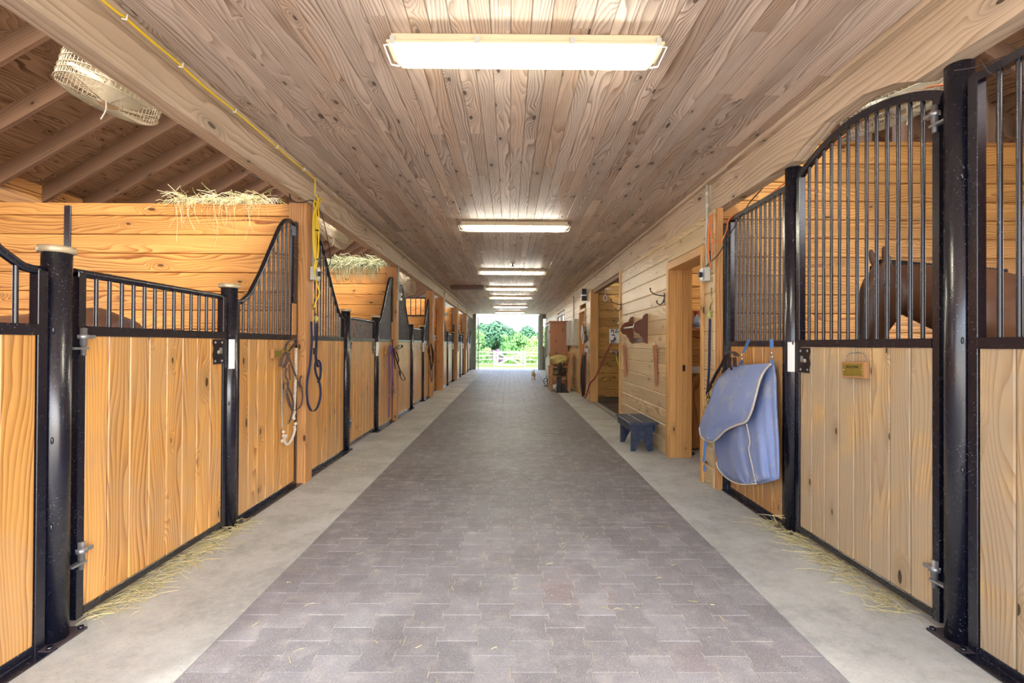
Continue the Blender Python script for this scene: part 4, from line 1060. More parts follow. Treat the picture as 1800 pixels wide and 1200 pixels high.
# --- tack room: counter, shelf, spray bottle, towel
mb = MB(); mb.box(2.2, 3.6, 6.05, 6.9, 0.02, .955, 2)
t = thing('counter', 'oak plywood counter with grey top inside the tack room', 'counter', (2.9, 6.4, 0)); mb.build('cabinet_body', M['oak'], t)
mb = MB(); mb.box(2.18, 3.62, 6.02, 6.92, .956, 1.0, 0, .004); mb.build('counter_top', M['gplas'], t)
mb = MB(); mb.box(2.1, 3.4, 6.62, 6.945, 1.50, 1.53, 0, .003); obj1('wall_shelf', mb, M['plank'], 'plank shelf on the back wall inside the tack room', 'shelf', (2.7, 6.8, 1.5))
t = thing('spray_bottle', 'clear spray bottle with red trigger on the tack room shelf', 'bottle', (2.58, 6.72, 1.531))
mb = MB(); mb.lathe([(.0, .0), (.042, .0), (.045, .02), (.045, .12), (.03, .16), (.015, .18), (.015, .2)], (2.58, 6.72, 1.532), 2, 16); mb.build('bottle_body', plain('pale_bottle', (190, 200, 205), .2), t)
mb = MB(); mb.box(2.545, 2.60, 6.70, 6.74, 1.735, 1.765, 0, .006); mb.box(2.55, 2.56, 6.712, 6.728, 1.69, 1.735, 2); mb.build('trigger', plain('red_trigger', (170, 60, 50), .4), t)
mb = MB(); mb.lathe([(.046, .02), (.046, .08)], (2.58, 6.72, 1.532), 2, 16); mb.build('bottle_label', plain('pale_blue_label', (120, 140, 170), .5), t)
mb = MB(); mb.box(2.02, 2.2, 5.78, 5.95, .001, .03, 1, .004); obj1('boot_tray', mb, M['blackr'], 'flat black thing on the floor just inside the tack room', 'tray', (2.1, 5.86, 0))
mb = MB()
for k in range(9): mb.vert((2.065 + .05 * math.sin(k * 1.3) ** 2, 5.77 + .01 * k, 1.45)); 
mb2 = MB(); g = [[mb2.vert((2.10 + .05 * math.sin(j * .35) - .02 * i * .5 + .02 * math.sin(i * 1.7), 5.80 + .012 * i, 1.48 - .04 * j)) for i in range(7)] for j in range(10)]
for j in range(9):
    for i in range(6): mb2.face((g[j][i], g[j + 1][i], g[j + 1][i + 1], g[j][i + 1]), None, True)
o = mb2.build('towel', M['blanket'], base=(2.1, 5.8, 1.45)); md = o.modifiers.new('s', 'SOLIDIFY'); md.thickness = .012
tag(o, 'pale blue towel hanging just inside the tack room door', 'towel')

# --- sign in the wash bay
t = thing('water_sign', 'white sign reading PLEASE TURN OFF WATER on the wash bay wall', 'sign', (2.46, 11.08, 1.45))
mb = MB(); mb.box(2.27, 2.66, 11.075, 11.085, 1.335, 1.655, 0); mb.build('sign_board', M['white'], t)
def lettering(txt, size, loc, rot, mat, parent, name='lettering', ext=.001, bold=0.0):
    cu = bpy.data.curves.new(name, 'FONT'); cu.body = txt; cu.size = size; cu.align_x = 'CENTER'; cu.align_y = 'CENTER'; cu.extrude = ext; cu.offset = bold
    o = bpy.data.objects.new(name, cu); COL.objects.link(o); dg = bpy.context.evaluated_depsgraph_get(); dg.update()
    me = bpy.data.meshes.new_from_object(o.evaluated_get(dg)); bpy.data.objects.remove(o); me.materials.clear(); me.materials.append(mat)
    e = bpy.data.objects.new(name, me); COL.objects.link(e); e.parent = parent
    e.matrix_local = Matrix.Translation(Vector(loc) - Vector(parent['_b'])) @ rot; return e
RX = Matrix.Rotation(PI / 2, 4, 'X')
lettering('PLEASE', .105, (2.465, 11.073, 1.605), RX, M['ink'], t, bold=.003)
lettering('TURN', .075, (2.53, 11.073, 1.515), RX, M['ink'], t, bold=.001); lettering('OFF', .075, (2.53, 11.073, 1.45), RX, M['ink'], t, bold=.001)
lettering('WATER', .105, (2.465, 11.073, 1.375), RX, M['ink'], t, bold=.003)
mb = MB(); mb.tube([(2.32, 11.074, 1.52), (2.37, 11.074, 1.52), (2.40, 11.074, 1.50), (2.40, 11.074, 1.47)], .012, 6); mb.box(2.345, 2.385, 11.072, 11.076, 1.535, 1.548); mb.ball((2.40, 11.074, 1.44), .008, .003, .012); mb.build('tap_symbol', M['ink'], t)
# pulley loop hanging in the wash bay
mb = MB(); c = Vector((2.16, 11.0, 2.35)); mb.tube([c + Vector((.035 * math.cos(k * PI / 6), 0, .07 * math.sin(k * PI / 6))) for k in range(12)], .01, 6, closed=True); mb.tube([c + Vector((0, 0, .07)), c + Vector((0, 0, .2))], .008, 6); mb.tube([(2.05, 11.0, 2.55), (2.3, 11.0, 2.55)], .01, 6)
obj1('rope_loop', mb, M['rope'], 'white rope loop hanging high in the wash bay', 'rope', tuple(c))
# tap with hose
t = thing('wall_tap', 'double brass tap on the wash bay wall below the sign', 'tap', (2.42, 11.06, 1.15))
mb = MB(); mb.box(2.30, 2.52, 11.03, 11.06, 1.13, 1.16, 0, .006); mb.tube([(2.41, 11.05, 1.14), (2.41, 10.98, 1.12), (2.41, 10.98, 1.05)], .014, 8); mb.build('tap_body', M['galv'], t)
for xx in (2.30, 2.52):
    mb = MB(); mb.lathe([(0, -.03), (.035, -.025), (.035, .0), (0, .005)], (xx, 11.02, 1.145), 1, 14); mb.build('tap_handle', M['cap'], t)
mb = MB(); mb.tube(smoothpath([(2.41, 10.98, 1.06), (2.42, 10.98, .98), (2.46, 10.97, .85), (2.55, 10.96, .6), (2.6, 10.95, .1)], 5), .012, 8); obj1('lime_hose', mb, M['lime'], 'lime green hose hanging from the wash bay tap', 'hose', (2.45, 10.98, .8))
# red hose from wash bay to coil + coil
t = thing('garden_hose', 'maroon hose sagging from the wash bay to the coil on the siding', 'hose', (1.8, 11.4, .8))
P = [(2.55, 11.03, 1.42), (2.40, 11.0, 1.42), (2.32, 10.98, 1.38), (2.2, 10.97, 1.15), (2.06, 10.98, .85), (1.94, 10.97, .58), (1.83, 11.05, .42), (1.77, 11.25, .1), (1.74, 11.4, .06)]
P = smoothpath(P, 6)
mb = MB(); mb.tube(P, .015, 8)
for k in range(3):
    yy = 11.35 + k * .05
    mb.tube(smoothpath([(1.76 - k * .015, yy - .14, .75), (1.78, yy, 1.02), (1.76, yy + .14, .75), (1.75, yy + .14, .35), (1.74, yy, .12 + k * .04), (1.75, yy - .14, .35)], 6, True), .014, 8, closed=True)
mb.tube(smoothpath([(1.78, 11.35, 1.0), (1.80, 11.38, 1.2), (1.83, 11.45, 1.3)], 4), .014, 8)
mb.build('hose', M['maroon'], t)
mb = MB()
for k in range(4):
    yy = 11.28 + k * .07
    mb.tube(smoothpath([(1.72 - k * .008, yy - .13, .75), (1.74, yy, 1.08), (1.72, yy + .16, .75), (1.71, yy + .16, .35), (1.70, yy, .1 + k * .05), (1.71, yy - .15, .35)], 6, True), .013, 8, closed=True)
obj1('black_hose', mb, M['blackr'], 'black hose coiled with the maroon hose on the siding', 'hose', (1.72, 11.4, .6))
t = thing('hose_hanger', 'metal hooks with clips and snaps above the coiled hoses', 'hook', (1.83, 11.4, 1.2))
mb = MB(); mb.box(1.835, 1.858, 11.3, 11.5, 1.1, 1.3, 2, .004); mb.build('plate', M['galv'], t)
for k in range(5):
    mb = MB(); yy = 11.22 + k * .07; mb.tube([(1.83, yy, 1.25), (1.78, yy, 1.2), (1.77, yy, 1.12), (1.80, yy, 1.1)], .008, 6); mb.build('snap', M['blackr' if k % 2 else 'chrome'], t)
t = thing('strainer', 'two round metal strainers hanging on the siding above the hoses', 'strainer', (1.82, 11.5, 1.56))
for (yy, zz, r_) in ((11.55, 1.60, .17), (11.35, 1.45, .12)):
    mb = MB(); mb.lathe([(r_, 0), (r_ * .97, .02), (r_ * .8, .07), (r_ * .5, .1), (0, .11)], (0, 0, 0), 0, 22); 
    for i in range(len(mb.v)): v_ = mb.v[i]; mb.v[i] = Vector((WX0 - .03 - .11 + v_.x, yy + v_.y, zz + v_.z))
    o = mb.build('bowl', plain('wire_gauze_%d' % int(r_ * 100), (160, 160, 158), .4, .6, .5, .8, 220, (70, 70, 70)), t)
    mb = MB(); mb.tube([(WX0 - .14, yy + r_ * math.cos(k * PI / 14), zz + r_ * math.sin(k * PI / 14)) for k in range(28)], .008, 6, closed=True); mb.build('rim', M['chrome'], t)
    mb = MB(); mb.tube([(WX0 - .13, yy, zz + r_), (WX0 - .04, yy, zz + r_ + .16)], .007, 6); mb.build('handle', M['chrome'], t)
mb = MB(); mb.box(WX0 - .05, WX0 - .001, 11.27, 11.33, 1.2, 1.3, 2, .004); obj1('light_switch', mb, M['gplas'], 'grey switch box on the siding below the strainers', 'switch', (1.84, 11.3, 1.25))
# flood light near the top
t = thing('wall_lamp', 'dark narrow wall lamp with white band high on the right siding', 'lamp', (1.8, 11.9, 2.5))
mb = MB(); mb.box(1.74, 1.85, 11.7, 11.86, 2.36, 2.64, 2, .012); mb.build('casing', M['blackr'], t)
mb = MB(); mb.box(1.738, 1.852, 11.698, 11.862, 2.47, 2.50, 2); mb.build('band', M['white'], t)
# --- electrical panels
def panel(y0, y1, z0, z1, label):
    t = thing('electrical_panel', label, 'electrical panel', (WX0, (y0 + y1) / 2, z0), 'grey electrical panels')
    mb = MB(); mb.box(WX0 - .10, WX0 - .001, y0, y1, z0, z1, 2, .005); mb.build('panel_box', M['gplas'], t)
    mb = MB(); mb.box(WX0 - .115, WX0 - .101, y0 + .01, y1 - .01, z0 + .01, z1 - .01, 2, .003); mb.build('panel_door', M['gplas'], t)
    mb = MB(); mb.box(WX0 - .120, WX0 - .116, y0 + .06, y0 + .1, z0 + .1, z0 + .18, 2); mb.build('latch', M['blackr'], t)
panel(13.25, 13.75, 1.27, 2.0, 'nearer of the two grey electrical panels on the right siding')
panel(14.2, 14.95, 1.27, 2.0, 'farther of the two grey electrical panels, half behind the pine cabinet')
mb = MB(); mb.tube([(1.84, 14.0, 2.0), (1.84, 14.0, 2.7)], .014, 8); mb.tube([(1.84, 13.8, 1.9), (1.84, 14.1, 1.9)], .03, 8); obj1('panel_conduit', mb, M['galv'], 'thin vertical conduit above the electrical panels', 'conduit', (1.84, 14, 2.0))
# --- pine cabinet
t = thing('pine_cabinet', 'tall knotty pine cabinet with tack hanging on its doors', 'cabinet', (1.55, 15.9, 0))
mb = MB(); mb.box(1.27, 1.82, 15.10, 16.7, .06, 1.98, 2, .004); mb.build('carcass', M['redwood'], t)
mb = MB(); mb.box(1.22, 1.84, 15.04, 16.76, 1.98, 2.03, 1, .01); mb.build('cornice', M['redwood'], t)
for k in (0, 1):
    mb = MB(); mb.box(1.245, 1.268, 15.13 + k * .79, 15.9 + k * .78, .1, 1.94, 2, .004); d = mb.build('cabinet_door', M['gplas'], t)
    mb = MB(); mb.ball((1.235, 15.86 + k * .12, 1.1), .014); mb.build('knob', M['brass'], d)
for zz in (.35, 1.0, 1.7):
    mb = MB(); mb.tube([(1.245, 15.12, zz - .04), (1.245, 15.12, zz + .04)], .018, 8); mb.build('hinge', M['orange'], t)
mb = MB(); mb.box(1.29, 1.8, 15.12, 16.68, 0, .06, 1); mb.build('plinth', M['redwood'], t)
t = thing('hanging_tack', 'pale straps and bridles hanging on the front of the pine cabinet', 'tack', (1.2, 15.5, 1.2))
for k in range(5):
    mb = MB(); yy = 15.3 + k * .27
    mb.tube(smoothpath([(1.22, yy, 1.9), (1.19, yy + .05, 1.6), (1.2, yy - .04, 1.35), (1.18, yy + .03, 1.0 - .1 * (k % 3)), (1.21, yy + .08, 1.3), (1.21, yy + .02, 1.8)], 4), .014, 6); mb.build('strap', M['blackr' if k % 2 else 'gplas'], t)
# little curly boot scraper by the cabinet foot
mb = MB(); mb.box(1.08, 1.22, 15.1, 15.3, 0, .02); mb.tube(smoothpath([(1.15, 15.2, .02), (1.08, 15.2, .14), (1.12, 15.2, .26), (1.19, 15.2, .2), (1.14, 15.2, .14)], 4), .012, 6); mb.tube(smoothpath([(1.18, 15.2, .02), (1.2, 15.2, .2), (1.16, 15.2, .34)], 4), .01, 6)
obj1('boot_scraper', mb, M['blackr'], 'small curled black iron scraper at the foot of the pine cabinet', 'scraper', (1.15, 15.2, 0))
# --- armchair with jacket and cushion
t = thing('wooden_armchair', 'wooden armchair facing the aisle, a khaki jacket folded on it', 'chair', (1.45, 13.9, 0))
y0_, y1_ = 13.55, 14.25
for yy in (y0_, y1_):
    mb = MB(); mb.box(1.15, 1.215, yy - .03, yy + .03, 0, .66, 2, .006); mb.build('leg', M['teak'], t)
    mb = MB(); mb.prism([(1.62, 0), (1.69, 0), (1.71, .35), (1.69, .62), (1.79, 1.08), (1.73, 1.1), (1.62, .66)], 1, yy - .03, yy + .03); mb.build('leg', M['teak'], t)
    mb = MB(); mb.box(1.13, 1.66, yy - .045, yy + .045, .661, .69, 0, .006); mb.build('armrest', M['teak'], t)
    mb = MB(); mb.box(1.2, 1.64, yy - .02, yy + .02, .33, .41, 0, .004); mb.build('side_rail', M['teak'], t)
mb = MB()
for k in range(6): mb.box(1.17 + k * .08, 1.24 + k * .08, y0_ + .03, y1_ - .03, .411, .432, 1, .004)
mb.build('seat', M['teak'], t)
mb = MB()
for k in range(6): zz = .5 + k * .1; mb.box(1.65 + k * .018, 1.675 + k * .018, y0_ + .035, y1_ - .035, zz, zz + .07, 1, .004)
mb.build('backrest', M['teak'], t)
M['khaki'] = plain('khaki_canvas', (196, 180, 118), .85, 0, .2, .4, 5, (140, 128, 80), .3)
def lumpy(c, r3, mat, name, label, cat, seed, n=26, amp=.14):
    q = random.Random(seed); ph = [q.uniform(0, 6.28) for _ in range(6)]; mb = MB(); mb.ball((0, 0, 0), 1, 1, 1, n, n - 8)
    for i, v_ in enumerate(mb.v):
        w_ = v_.normalized(); e = 1 / (abs(w_.x) ** 4 + abs(w_.y) ** 4 + abs(w_.z) ** 4) ** .25
        d_ = 1 + amp * (math.sin(3 * w_.x + ph[0]) * math.sin(4 * w_.z + ph[1]) + .5 * math.sin(9 * w_.y + ph[2] + 5 * w_.z) * math.sin(7 * w_.x + ph[3]))
        mb.v[i] = Vector((c[0] + w_.x * e * r3[0] * d_, c[1] + w_.y * e * r3[1] * d_, c[2] + w_.z * e * r3[2] * d_))
    return obj1(name, mb, mat, label, cat, (c[0], c[1], c[2] - r3[2]))
lumpy((1.42, 13.9, .86), (.22, .24, .13), M['khaki'], 'canvas_jacket', 'folded khaki canvas jacket on top of the armchair', 'jacket', 3)
lumpy((1.42, 13.9, .57), (.18, .25, .135), plain('grey_olive_bundle', (110, 104, 84), .9, 0, .2, .4, 6), 'seat_bundle', 'grey-olive bundle on the seat of the armchair', 'bundle', 5)
# --- black rack of grooming irons in front of the chair
t = thing('iron_stand', 'black iron fireside-style stand with a leaf-shaped paddle before the armchair', 'stand', (1.42, 13.3, 0))
mb = MB(); mb.box(1.28, 1.62, 13.2, 13.4, 0, .03, 0, .006); mb.build('base', M['blackr'], t)
mb = MB(); mb.box(1.30, 1.42, 13.24, 13.36, .031, .43, 2, .01); mb.build('canister', M['blackr'], t)
mb = MB(); mb.lathe([(0, -.006), (.055, -.006), (.06, 0), (.055, .006), (0, .006)], (0, 0, 0), 1, 18)
for i, v_ in enumerate(mb.v): mb.v[i] = Vector((1.385 + v_.x, 13.28 + v_.y, .68 + v_.z * 2.3))
mb.tube([(1.385, 13.28, .54), (1.38, 13.3, .4)], .008, 6); mb.build('paddle', M['blackr'], t)
mb = MB(); mb.tube([(1.42, 13.3, .42), (1.50, 13.3, .82)], .009, 6); mb.tube([(1.39, 13.3, .82), (1.52, 13.28, .87)], .007, 6); mb.tube(smoothpath([(1.56, 13.3, .03), (1.58, 13.3, .3), (1.5, 13.3, .5), (1.46, 13.3, .42)], 4), .008, 6); mb.build('handle', M['blackr'], t)
mb = MB(); mb.box(1.36, 1.6, 13.9, 14.3, .001, .17, 1, .02); obj1('dark_boots_box', mb, M['dleather'], 'dark low box on the floor under the armchair', 'box', (1.48, 14.1, 0))
lumpy((1.28, 14.0, .08), (.09, .2, .075), M['white'], 'white_bag', 'crumpled white bag on the floor under the armchair', 'bag', 9)
# --- brown steel panel on the ceiling, ceiling hook
t = thing('ceiling_heater', 'dark brown flat panel under the ceiling left of the fourth light', 'panel', (-1.12, 13.1, 2.8))
mb = MB(); mb.box(-1.56, -.68, 12.9, 13.3, 2.77, ZC - .001, 0, .01); mb.build('panel_box', plain('brown_metal', (104, 74, 60), .5, .2), t)
mb = MB(); mb.box(-.68, -.64, 13.0, 13.2, 2.78, ZC - .002, 2, .004); mb.build('end_cap', M['galv'], t)
t = thing('ceiling_hook', 'small dark metal hook on the ceiling before the third light', 'hook', (.06, 9.3, 2.82))
mb = MB(); mb.lathe([(0, 0), (.035, 0), (.04, -.012), (0, -.014)], (.06, 9.3, ZC - .001), 2, 16); mb.build('rose', M['galv'], t)
mb = MB(); mb.tube([(.06, 9.3, 2.835), (.06, 9.3, 2.79)], .012, 8); mb.lathe([(0, 0), (.026, 0), (.026, -.008), (0, -.008)], (.06, 9.3, 2.79), 2, 12); mb.build('shank', M['ink'], t)
# --- sliding bolt on the tack room jamb
mb = MB(); mb.box(1.99, 2.035, 5.640, 5.648, 1.0, 1.07, 2, .002); obj1('strike_plate', mb, M['blackr'], 'small black strike plate on the tack room door jamb', 'strike plate', (2.01, 5.645, 1.03))

# ================================================================= ANIMALS
def remesh(o, vox, it=6, fac=.6):
    md = o.modifiers.new('r', 'REMESH'); md.mode = 'VOXEL'; md.voxel_size = vox; md.use_smooth_shade = True
    s2 = o.modifiers.new('s', 'SMOOTH'); s2.factor = fac; s2.iterations = it
s = NT('bay_coat'); p = s.obj(); sz = s.n.new('ShaderNodeSeparateXYZ'); s.L.new(p, sz.inputs[0])
n_ = s.noise(p, 4, 4, .6); base = s.mix(s.mapr(n_, .3, .7), srgb(78, 52, 38), srgb(108, 74, 50))
sx_ = s.mapr(sz.outputs[0], -1.18, -1.26, 0, 1, True)
base = s.mix(s.mul(sx_, .85), base, srgb(44, 34, 32)); base = s.mix(s.mapr(sz.outputs[2], .62, .42, 0, 1, True), base, srgb(34, 28, 28))
s.bump(s.noise(p, 60, 3), .1, .003); M['bay'] = s.fin(base, .42, 0, .45)
M['mane'] = plain('black_mane', (34, 28, 28), .6, 0, .4, .4, 40)
def horse(base, label):
    bx, by, _ = base; t = thing('horse', label, 'horse', base); V = lambda x, y, z: (bx + x, by + y, z)
    mb = MB()
    mb.loft([(V(1.24, 0, 1.42), .05, .08), (V(1.17, 0, 1.42), .20, .20), (V(.97, 0, 1.395), .27, .315), (V(.6, 0, 1.33), .275, .335), (V(.2, 0, 1.27), .29, .365), (V(-.15, 0, 1.29), .28, .385), (V(-.42, 0, 1.34), .24, .39), (V(-.62, 0, 1.37), .17, .31), (V(-.72, 0, 1.37), .09, .2)])
    mb.loft([(V(-.25, 0, 1.47), .15, .27), (V(-.5, 0, 1.545), .115, .25), (V(-.75, 0, 1.60), .09, .205), (V(-.95, 0, 1.655), .08, .165), (V(-1.09, 0, 1.69), .07, .12)])
    mb.loft([(V(-1.10, 0, 1.79), .06, .05), (V(-1.10, 0, 1.73), .085, .105), (V(-1.09, 0, 1.63), .10, .145), (V(-1.12, 0, 1.52), .085, .125), (V(-1.165, 0, 1.40), .062, .09), (V(-1.205, 0, 1.27), .052, .07), (V(-1.225, 0, 1.18), .056, .07), (V(-1.235, 0, 1.12), .04, .045)], (0, 1, 0))
    for s_ in (-1, 1):
        mb.loft([(V(-1.10, s_ * .045, 1.80), .022, .03), (V(-1.125, s_ * .055, 1.86), .03, .03), (V(-1.15, s_ * .055, 1.93), .012, .01)], (0, 1, 0), 8)
        mb.loft([(V(-.45, s_ * .13, 1.25), .09, .17), (V(-.44, s_ * .14, 1.0), .07, .11), (V(-.43, s_ * .14, .75), .045, .06), (V(-.43, s_ * .14, .52), .045, .05), (V(-.42, s_ * .14, .32), .03, .035), (V(-.42, s_ * .14, .15), .036, .042), (V(-.45, s_ * .14, .08), .035, .04), (V(-.47, s_ * .14, .045), .05, .06), (V(-.475, s_ * .14, .0), .056, .068)], (0, 1, 0), 10)
        mb.loft([(V(.85, s_ * .14, 1.3), .11, .24), (V(.75, s_ * .15, 1.0), .11, .18), (V(.83, s_ * .15, .78), .065, .11), (V(.95, s_ * .15, .58), .045, .065), (V(.95, s_ * .15, .45), .036, .045), (V(.93, s_ * .15, .2), .034, .04), (V(.90, s_ * .15, .1), .035, .04), (V(.88, s_ * .15, .045), .05, .06), (V(.875, s_ * .15, 0), .055, .066)], (0, 1, 0), 10)
    b = mb.build('body', M['bay'], t); remesh(b, .021, 5)
    mb = MB(); mb.loft([(V(-1.12, 0, 1.81), .02, .025), (V(-1.0, .0, 1.80), .025, .03), (V(-.75, .02, 1.775), .03, .035), (V(-.5, .02, 1.75), .03, .04), (V(-.28, .01, 1.70), .01, .01)], (0, 1, 0)); 
    for k in range(40):
        x = -1.1 + k * .02; mb.tube([V(x, .01, 1.83 - (x + 1.1) * .07), V(x - .01, .075, 1.80 - (x + 1.1) * .07), V(x - .02 + R.uniform(-.02, .02), .115, 1.62 - R.random() * .06)], [.012, .012, .003], 5)
    mb.build('mane', M['mane'], t)
    mb = MB()
    for k in range(26):
        a, c = R.uniform(-.04, .04), R.uniform(-.03, .03); mb.tube(smoothpath([V(1.2, a * .4, 1.52 + c * .3), V(1.33 + c, a, 1.35), V(1.33 + c, a * 1.5, .95), V(1.28 + c * 2, a * 1.6, .5 + R.uniform(-.08, .08))], 3), [.018] * 7 + [.014, .010, .004][:3], 5)
    mb.build('tail', M['mane'], t)
    for s_ in (-1, 1):
        mb = MB(); mb.ball(V(-1.135, s_ * .083, 1.665), .02, .014, .018); mb.build('eye', M['ink'], t)
    return t
hs = horse((3.40, 3.0, .013), 'brown bay horse facing left behind the bars of the right stall')
h2 = copy_tree(hs, (-6.95, .25, 0), 'brown bay horse standing in the first left stall, only its rump showing')
h2.scale = (.90, .90, .90)
# cat walking away
M['cat'] = plain('tan_fur', (206, 178, 136), .9, 0, .2, .5, 12, (236, 220, 196))
c = Vector((.90, 18.0, 0)); t = thing('cat', 'small tan cat walking away with its tail raised', 'cat', tuple(c)); mb = MB(); V = lambda x, y, z: (c.x + x, c.y + y, z)
mb.loft([(V(0, -.16, .21), .03, .03), (V(0, -.12, .215), .07, .07), (V(0, 0, .21), .075, .08), (V(0, .12, .225), .065, .075), (V(0, .19, .25), .045, .05), (V(.01, .24, .28), .048, .045), (V(.01, .28, .275), .035, .032), (V(.01, .31, .265), .015, .015)], (1, 0, 0), 12)
for s_ in (-1, 1):
    mb.loft([(V(s_ * .045, -.10, .2), .035, .05), (V(s_ * .045, -.08, .13), .025, .03), (V(s_ * .045, -.13 + .03 * s_, .075), .015, .017), (V(s_ * .045, -.10 + .05 * s_, .02), .014, .015), (V(s_ * .045, -.08 + .05 * s_, .008), .016, .022)], (1, 0, 0), 8)
    mb.loft([(V(s_ * .035, .13, .2), .03, .035), (V(s_ * .035, .13 - .03 * s_, .1), .016, .018), (V(s_ * .035, .14 - .04 * s_, .02), .013, .014), (V(s_ * .035, .155 - .04 * s_, .008), .016, .02)], (1, 0, 0), 8)
    mb.loft([(V(.01 + s_ * .028, .245, .31), .012, .012), (V(.01 + s_ * .032, .245, .35), .003, .003)], (1, 0, 0), 6)
mb.tube(smoothpath([V(0, -.15, .23), V(0, -.19, .28), V(.005, -.19, .34), V(.02, -.17, .39)], 4), [.016] * 9 + [.013] * 4, 8)
b = mb.build('body', M['cat'], t); remesh(b, .007, 3, .5)
mb = MB(); mb.tube([V(.012, -.18, .36), V(.022, -.17, .40)], [.016, .008], 8); mb.build('tail_tip', M['mane'], t)

# ================================================================= OUTSIDE
GY = 42.0; g0 = ground_z(GY)
def gx(px): return (px - VX) * GY / F
t = thing('field_gate', 'white wooden field gate with crossed braces beyond the barn door', 'gate', (gx(896), GY, g0))
M['whitewood'] = wood('weathered_white_wood', (206, 208, 210), (170, 170, 170), lines=40, contrast=.3, tone=.05, knots=0, rough=.7)
xa, xb = gx(874.5), gx(917); zb, zt = g0 + .08, g0 + 1.28
for z in (zb + .06, zt - .06):
    mb = MB(); mb.box(xa, xb, GY - .03, GY + .03, z - .07, z + .07, 0, .01); mb.build('rail', M['whitewood'], t)
for x in (xa, xb):
    mb = MB(); mb.box(x - .07, x + .07, GY - .04, GY + .04, zb, zt, 2, .01); mb.build('stile', M['whitewood'], t)
for (p, q, dy) in (((xa, zb + .1), (xb, zt - .1), -.04), ((xa, zt - .1), (xb, zb + .1), -.075)):
    mb = MB(); d = Vector((q[0] - p[0], 0, q[1] - p[1])).normalized(); n = Vector((-d.z, 0, d.x)) * .055
    a, b = Vector((p[0], GY + dy, p[1])), Vector((q[0], GY + dy, q[1]))
    mb.prism([((a + n).x, (a + n).z), ((b + n).x, (b + n).z), ((b - n).x, (b - n).z), ((a - n).x, (a - n).z)], 1, GY + dy - .015, GY + dy + .015); mb.build('brace', M['whitewood'], t)
mb = MB(); mb.box(xa + .05, xb - .05, GY + .035, GY + .05, (zb + zt) / 2 - .05, (zb + zt) / 2 + .05, 0); mb.build('rail', M['whitewood'], t)
def rail_fence(px0, px1, label, far=None):
    x0, x1 = gx(px0), gx(px1); t = thing('rail_fence', label, 'fence', ((x0 + x1) / 2, GY, g0))
    n = max(2, round(abs(x1 - x0) / 2.6)); xs = [x0 + (x1 - x0) * k / n for k in range(n + 1)]
    for k, x in enumerate(xs):
        mb = MB(); r_ = .11; mb.box(x - r_, x + r_, GY - r_, GY + r_, g0 - .1, g0 + 1.36, 2, .03); mb.build('post', M['fence'], t)
    for k in range(n):
        for z in (.25, .58, .9, 1.2):
            mb = MB(); a, b = xs[k], xs[k + 1]; mb.tube([(a, GY, g0 + z + R.uniform(-.03, .03)), ((a + b) / 2, GY + .02, g0 + z + R.uniform(-.03, .03)), (b, GY, g0 + z + R.uniform(-.03, .03))], .055, 6, smooth=False); mb.build('rail', M['fence'], t)
rail_fence(869.5, 700, 'silvered split-rail fence left of the white field gate')
rail_fence(922.5, 1090, 'silvered split-rail fence right of the white field gate')
def leafmat(name, a, b):
    s = NT(name); r = s.rnd(); n = s.noise(s.obj(), .35, 3)
    c = s.mix(r, srgb(*a), srgb(*b)); c = s.mix(s.mapr(n, .35, .65, 0, .35), c, srgb(*[int(k * .8) for k in a]))
    s.bsdf.inputs['Subsurface Weight'].default_value = 0
    return s.fin(c, .7, 0, .2)
LM = {'dark': leafmat('dark_green_leaves', (62, 104, 84), (98, 142, 104)), 'mid': leafmat('mid_green_leaves', (84, 138, 84), (134, 180, 108)),
      'light': leafmat('light_green_leaves', (134, 180, 96), (180, 208, 132)), 'purple': leafmat('purple_leaves', (112, 84, 118), (150, 124, 156))}
def tree(px, y, w, h, mat, label, n=2600, leaf=.34, name='tree', blobs=26, low=.12, cat='tree', seed=1):
    q = random.Random(seed); x = (px - VX) * y / F; g = ground_z(y); t = thing(name, label, cat, (x, y, g), 'trees and shrubs beyond the fence')
    mb = MB(); mb.tube([(x, y, g), (x + .1, y, g + h * .3), (x, y, g + h * .6)], [w * .035, w * .025, w * .012], 8); mb.build('trunk', M['rafter'], t)
    mb = MB(); B = []
    for _ in range(blobs):
        a = q.uniform(0, 2 * PI); rr = math.sqrt(q.random()); zz = low + (1 - low) * q.random()
        pr_ = math.sin(PI * min(1, max(.12, (zz * .82 + .18)))) ** .6 if cat != 'conifer' else 1 - zz * .9
        B.append((x + math.cos(a) * rr * w * .38 * pr_, y + math.sin(a) * rr * w * .38 * pr_, g + h * (zz * .86 + .02), w * q.uniform(.13, .2)))
    for _ in range(n):
        bx_, by_, bz_, br = q.choice(B)
        d = Vector((q.gauss(0, 1), q.gauss(0, 1), q.gauss(0, 1))).normalized(); p = Vector((bx_, by_, bz_)) + d * br * q.uniform(.75, 1.05)
        p.z = max(p.z, g + .05)
        nrm = (d + Vector((q.uniform(-.6, .6), q.uniform(-.6, .6), q.uniform(-.3, .6)))).normalized(); u = nrm.orthogonal().normalized(); v = nrm.cross(u); s_ = leaf * q.uniform(.6, 1.2)
        an = q.uniform(0, PI); u2 = u * math.cos(an) + v * math.sin(an); v2 = nrm.cross(u2)
        mb.face([mb.vert(p + u2 * s_), mb.vert(p + v2 * s_ * .5 + nrm * s_ * .15), mb.vert(p - u2 * s_), mb.vert(p - v2 * s_ * .5 + nrm * s_ * .15)])
    mb.build('foliage', LM[mat], t); return t
